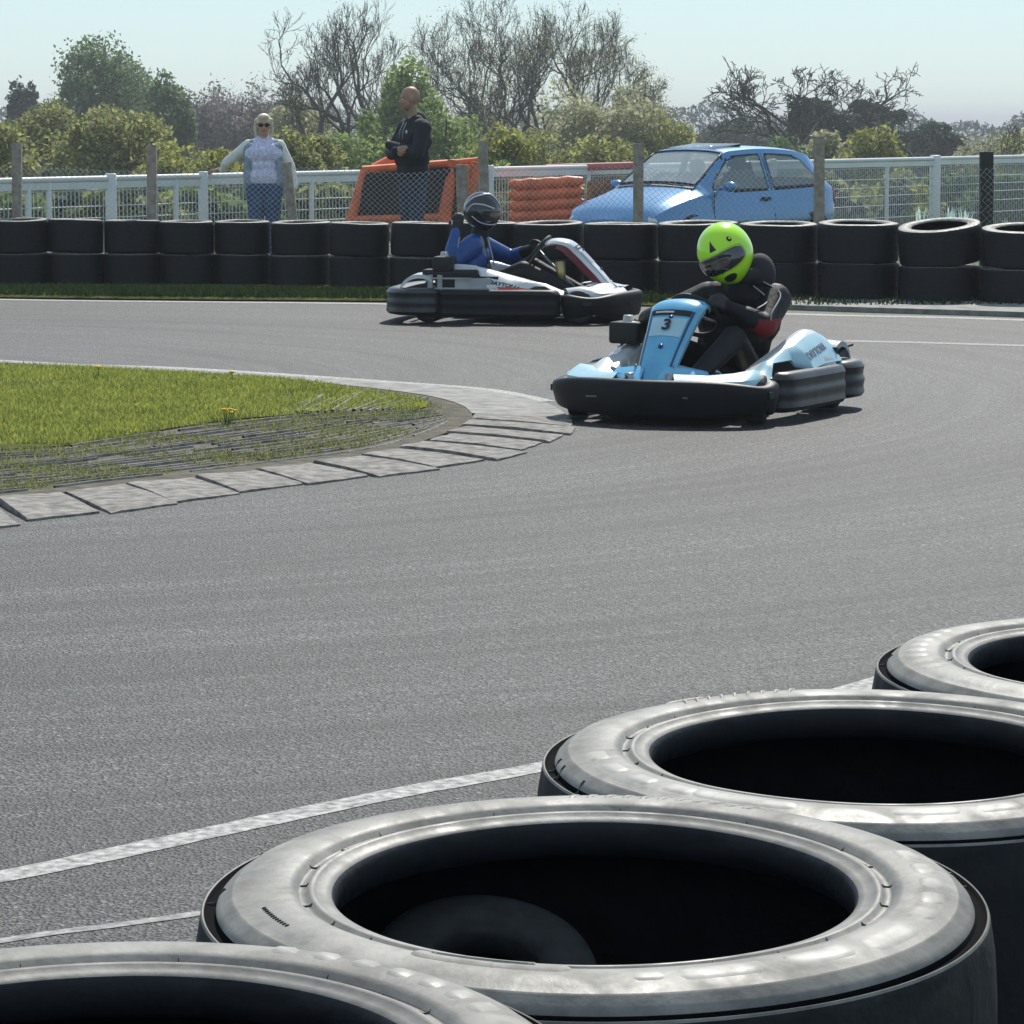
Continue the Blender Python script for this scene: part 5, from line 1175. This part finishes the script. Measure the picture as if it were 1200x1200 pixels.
# ============================================================ BLUE HATCHBACK
M_car = mat('metallic_blue_paint', (.075, .25, .50), .32, metal=.25, coat=.8, var=.04, vscale=2)
M_glass = mat('car_glass', (.62, .70, .72), .08, spec=.8, coat=.5, transl=0)  # pale base colour paints the reflected sky into the glass
g_ = M_glass.node_tree.nodes['Principled BSDF']; g_.inputs['Alpha'].default_value = .5
M_glass2 = M_glass.copy(); M_glass2.node_tree.nodes['Principled BSDF'].inputs['Alpha'].default_value = .32
M_seal = mat('black_rubber_seal', (.012, .012, .013), .5); M_plas = mat('grey_interior', (.05, .05, .052), .8)
M_lamp = mat('clear_lamp', (.65, .68, .70), .1, coat=.8); M_rlamp = mat('red_lamp', (.35, .01, .01), .2, coat=.8)
def catmull(tab, x):
    xs = [t[0] for t in tab]
    if x >= xs[0]: return tab[0][1:]
    if x <= xs[-1]: return tab[-1][1:]
    i = next(i for i in range(len(xs)-1) if xs[i] >= x >= xs[i+1]); a, b_, c, d = tab[max(0, i-1)], tab[i], tab[i+1], tab[min(len(tab)-1, i+2)]; t = (b_[0]-x)/(b_[0]-c[0])
    out = []
    for k in range(1, len(b_)):
        h = (c[0]-b_[0]); m0 = (c[k]-a[k])/((c[0]-a[0]) or 1)*h; m1 = (d[k]-b_[k])/((d[0]-b_[0]) or 1)*h
        dd = c[k]-b_[k]
        if dd == 0 or m0*dd < 0: m0 = 0
        if dd == 0 or m1*dd < 0: m1 = 0
        m0 = max(-3*abs(dd), min(3*abs(dd), m0)); m1 = max(-3*abs(dd), min(3*abs(dd), m1))
        out.append((2*t**3-3*t*t+1)*b_[k]+(t**3-2*t*t+t)*m0+(-2*t**3+3*t*t)*c[k]+(t**3-t*t)*m1)
    return out
# x, half width, belt z, roof z, roof half width, sill z
TAB = [(1.87, .42, .52, .55, .30, .30), (1.83, .60, .55, .585, .45, .22), (1.70, .73, .65, .695, .55, .18), (1.45, .79, .75, .80, .60, .17), (1.10, .80, .835, .90, .62, .17), (.93, .80, .86, .955, .64, .17), (.90, .80, .865, .98, .645, .17), (.28, .80, .885, 1.375, .56, .17), (.16, .80, .887, 1.40, .56, .17), (-.40, .80, .90, 1.425, .565, .17), (-1.0, .80, .92, 1.405, .56, .17), (-1.35, .79, .935, 1.36, .545, .18), (-1.48, .785, .94, 1.31, .53, .20), (-1.72, .74, .93, 1.02, .60, .24), (-1.80, .70, .86, .93, .58, .28), (-1.85, .62, .70, .74, .50, .32)]
def secpts(x):
    w_, zb, zr, wr, zs = catmull(TAB, x)
    base = [(w_*.90, zs), (w_*.97, zs+.10), (w_, zs+(zb-zs)*.45), (w_*.995, zs+(zb-zs)*.66), (w_*.985, zs+(zb-zs)*.70), (w_*.975, zb-.06), (w_*.945, zb)]
    gh = zr-zb; out = list(base)
    for u in (.2, .4, .6, .8, .93): out.append((w_*.945+(wr-w_*.945)*u, zb+(gh-.035 if gh > .15 else gh*.8)*u))
    out += [(wr*.97, zr-.012 if gh > .15 else zr-gh*.08), (wr*.85, zr+.004), (wr*.6, zr+.018), (wr*.3, zr+.025), (0, zr+.028)]
    return out
def side_y(x, z):
    w_, zb, zr, wr, zs = catmull(TAB, x); u = (z-zb)/max(.05, (zr-zb-.035)); return w_*.945+(wr-w_*.945)*max(0, min(1, u))
YC = F/98; cc = A(824, 230, YC); zc0 = HT(0, YC); car = thing('hatchback_car', 'blue three door hatchback with tilted sunroof parked behind the chain link fence', 'car', (cc.x, YC, zc0), math.atan2(-math.sin(math.radians(48)), -math.cos(math.radians(48))))
ks = .955; car.scale = (ks, ks, ks)
xs = sorted({round(1.87-.03*i, 3) for i in range(125)} | {t[0] for t in TAB}, reverse=True); xs = [x for x in xs if x >= -1.85]
b = MB(); rows = []
for x in xs: s = secpts(x); rows.append([(x, y, z) for y, z in s]+[(x, -y, z) for y, z in s[::-1][1:]])
b.grid(rows, flip=True); b.add(rows[0], [tuple(range(len(rows[0])))]); b.add(rows[-1], [tuple(range(len(rows[0])))[::-1]])
# cut the glazed openings out of the shell
body = b.build('body', M_car, car, angle=32)
bm = bmesh.new(); bm.from_mesh(body.data)
def inpoly(p, poly):
    c = False; j = len(poly)-1
    for i in range(len(poly)):
        a, q = poly[i], poly[j]
        if (a[1] > p[1]) != (q[1] > p[1]) and p[0] < (q[0]-a[0])*(p[1]-a[1])/(q[1]-a[1]+1e-12)+a[0]: c = not c
        j = i
    return c
W1 = [(.70, .925), (.66, 1.00), (.30, 1.27), (.10, 1.325), (-.28, 1.345), (-.34, 1.33), (-.36, .935), (-.30, .925)]
W2 = [(-.47, .945), (-.47, 1.33), (-.53, 1.345), (-1.00, 1.325), (-1.20, 1.26), (-1.38, 1.09), (-1.40, .985), (-1.34, .965)]
dele = []
for f in bm.faces:
    c = f.calc_center_median()
    if abs(c.y) > .5 and (inpoly((c.x, c.z), W1) or inpoly((c.x, c.z), W2)): dele.append(f)
    elif .33 < c.x < .90 and abs(c.y) < .57 and c.z > .95: dele.append(f)
    elif -1.72 < c.x < -1.50 and abs(c.y) < .50 and c.z > 1.0: dele.append(f)
bmesh.ops.delete(bm, geom=dele, context='FACES'); bm.to_mesh(body.data); bm.free(); body.data.set_sharp_from_angle(angle=math.radians(32))
def sidewin(poly, s, name, m, off=.006, inset=0, parent=body):
    cx = sum(p[0] for p in poly)/len(poly); cz = sum(p[1] for p in poly)/len(poly); Q = smooth_poly([Vector((x, z, 0)) for x, z in poly+[poly[0]]], 1) if False else [Vector((x, z, 0)) for x, z in poly]
    b = MB(); rows = []
    for i in range(5):
        u = (1-i/4); rows.append([])
        for q in Q: x, z = cx+(q.x-cx)*u*(1-inset), cz+(q.y-cz)*u*(1-inset); rows[-1].append((x, s*(side_y(x, z)+off), z))
    b.grid(rows, closed=True, flip=s > 0); return b.build(name, m, parent)
def ring(poly, s, wd, m, name, off=.012):
    cx = sum(p[0] for p in poly)/len(poly); cz = sum(p[1] for p in poly)/len(poly); rows = [[], []]
    for x, z in poly:
        d = Vector((x-cx, z-cz)); L = d.length; f = (L+wd)/L; g2 = (L-wd*.6)/L
        for r, q in ((rows[0], f), (rows[1], g2)): xx, zz = cx+d.x*q, cz+d.y*q; r.append((xx, s*(side_y(xx, zz)+off), zz))
    b = MB(); b.grid(rows, closed=True); return b.build(name, m, body)
def dens(poly):
    out = []
    for i in range(len(poly)):
        a, c = poly[i], poly[(i+1) % len(poly)]
        for k in range(4): out.append((a[0]+(c[0]-a[0])*k/4, a[1]+(c[1]-a[1])*k/4))
    return out
for s in (1, -1):
    for W in (W1, W2):
        D = dens(W); sidewin(D, s, 'side_window', M_glass2, .0); ring(D, s, .012, M_seal, 'window_seal', .010)
# windscreen and rear screen
def scr(x0, x1, hw0, hw1, name):
    b = MB(); rows = []
    for i in range(9):
        u = i/8; x = x0+(x1-x0)*u; s = secpts(x); hw_ = hw0+(hw1-hw0)*u; zt = s[-1][1]; row = []
        for k in range(-8, 9):
            y = k/8*hw_; ay = abs(y); z = zt
            for (ya, za), (yb, zb_) in zip(s[11:], s[12:]):
                if yb <= ay <= ya: z = zb_+(za-zb_)*(ay-yb)/(ya-yb+1e-9); break
            row.append((x, y, z+.004))
        rows.append(row)
    b.grid(rows); return b.build(name, M_glass, body), rows
ws, wr_ = scr(.90, .31, .60, .535, 'windscreen'); scr(-1.50, -1.72, .48, .52, 'rear_window')
b = MB(); 
for r in (wr_[0], wr_[-1]): b.tube([Vector(p)+Vector((0, 0, .004)) for p in r], .013, 6)
for k in (0, -1): b.tube([Vector(r[k])+Vector((0, 0, .004)) for r in wr_], .013, 6)
b.build('windscreen_seal', M_seal, body)
b = MB()
b.tube([(.96, .46, .965), (.93, .20, .995), (.87, -.10, 1.02)], .008, 6); b.tube([(.96, -.05, .985), (.93, -.30, .99), (.88, -.50, 1.0)], .008, 6); b.build('wiper', M_seal, car)
b = MB(); b.grid([[(.99, y, .945+.03*(1-(y/.62)**2)) for y in (-.62, -.4, -.2, 0, .2, .4, .62)], [(.91, y, .965+.03*(1-(y/.62)**2)) for y in (-.62, -.4, -.2, 0, .2, .4, .62)]]); b.build('scuttle', M_seal, car)
# sunroof tilted up
b = MB(); b.box((-.02, 0, 1.447), (.50, .74, .012), rot=Matrix.Rotation(.10, 3, 'Y')); b.build('sunroof', M_glass, car); b = MB(); b.box((-.25, 0, 1.455), (.02, .76, .03)); b.build('sunroof_edge', M_seal, car)
# door shut lines, handle, mirror, lamps, side moulding
for s in (1, -1):
    b = MB()
    for pts in ([(.76, .90), (.78, .75), (.74, .45), (.70, .25)], [(-.42, 1.36), (-.42, .92), (-.44, .60), (-.50, .30)]): b.tube([(x, s*(side_y(x, z)+.001 if z > .9 else secpts(x)[2][0]-(.004 if z < .8 else .012)), z) for x, z in pts], .006, 5)
    b.build('door_gap', M_seal, car)
    bevelbox('door_handle', (-.26, s*.80, .80), (.17, .03, .045), M_seal, car, .01)
    b = MB(); b.box((0, s*.806, .50), (2.3, .018, .055)); b.build('side_moulding', M_seal, car, smooth=False)
    R = Matrix.Rotation(-s*.15, 3, 'Z'); b = MB(); b.sphere((.60, s*.90, .96), (.07, .10, .065), None, 16, 10, R); b.tube([(.64, s*.76, .93), (.61, s*.86, .95)], .022, 8); b.build('wing_mirror', M_car, car)
    b = MB(); b.sphere((1.70, s*.56, .555), (.10, .14, .075), None, 18, 12, Matrix.Rotation(s*-.35, 3, 'Z')); b.build('headlight', M_lamp, car)
    b = MB(); b.sphere((-1.76, s*.63, .80), (.06, .10, .15), None, 14, 10); b.build('tail_lamp', M_rlamp, car)
bevelbox('front_bumper', (1.80, 0, .36), (.20, 1.30, .20), M_car, car, .06, seg=4); bevelbox('rear_bumper', (-1.80, 0, .38), (.18, 1.40, .22), M_seal, car, .06, seg=4)
for x in (1.17, -1.27):
    for s in (1, -1):
        T = Matrix.Translation((x, s*.74, .28)) @ Matrix.Rotation(PI/2, 4, 'X'); b = MB(); b.lathe([(.17, -.08), (.22, -.09), (.27, -.08), (.28, -.06), (.28, .06), (.27, .08), (.22, .09), (.17, .08)], 32); b.v = [tuple(T @ Vector(v)) for v in b.v]; wh = b.build('wheel', M_rubdark, car)
        b = MB(); b.lathe([(0, .07), (.08, .075), (.15, .06), (.175, .08)], 24); b.lathe([(0, -.07), (.08, -.075), (.15, -.06), (.175, -.08)], 24); b.v = [tuple(T @ Vector(v)) for v in b.v]; b.build('hub_cap', M_steel, wh)
        b = MB(); b.lathe([(.0, .008), (.335, .008)], 32); b.v = [tuple(Matrix.Translation((x, s*.803, .30)) @ Matrix.Rotation(PI/2, 4, 'X') @ Vector(v)) for v in b.v]; b.build('wheel_arch', M_seal, car, smooth=False)
# inside: seats, dash, wheel
for s in (1, -1):
    b = MB(); b.tube([(-.05, s*.34, .55), (-.22, s*.34, .85), (-.28, s*.34, 1.08)], [.20, .22, .19], 14); b.sphere((-.30, s*.34, 1.19), (.06, .13, .09), None, 14, 8); b.build('front_seat', M_plas, car)
b = MB(); b.tube([(-1.05, -.55, .85), (-1.05, .55, .85)], .20, 12); b.build('rear_seat', M_plas, car)
b = MB(); b.tube([(.62, -.66, .83), (.62, .66, .83)], .11, 12); b.build('dashboard', M_plas, car)
b = MB(); rows = [[Vector((.36+.05*math.cos(2*PI*k/20)*-1+.014*math.cos(a), -.34+(.18+.014*math.cos(a))*math.sin(2*PI*k/20), .93+(.18+.014*math.cos(a))*math.cos(2*PI*k/20))) for a in [2*PI*j/6 for j in range(6)]] for k in range(21)]; b.grid(rows, closed=True); b.build('steering_wheel', M_seal, car)
# remove the leftover unused prototypes
bpy.context.view_layer.update()
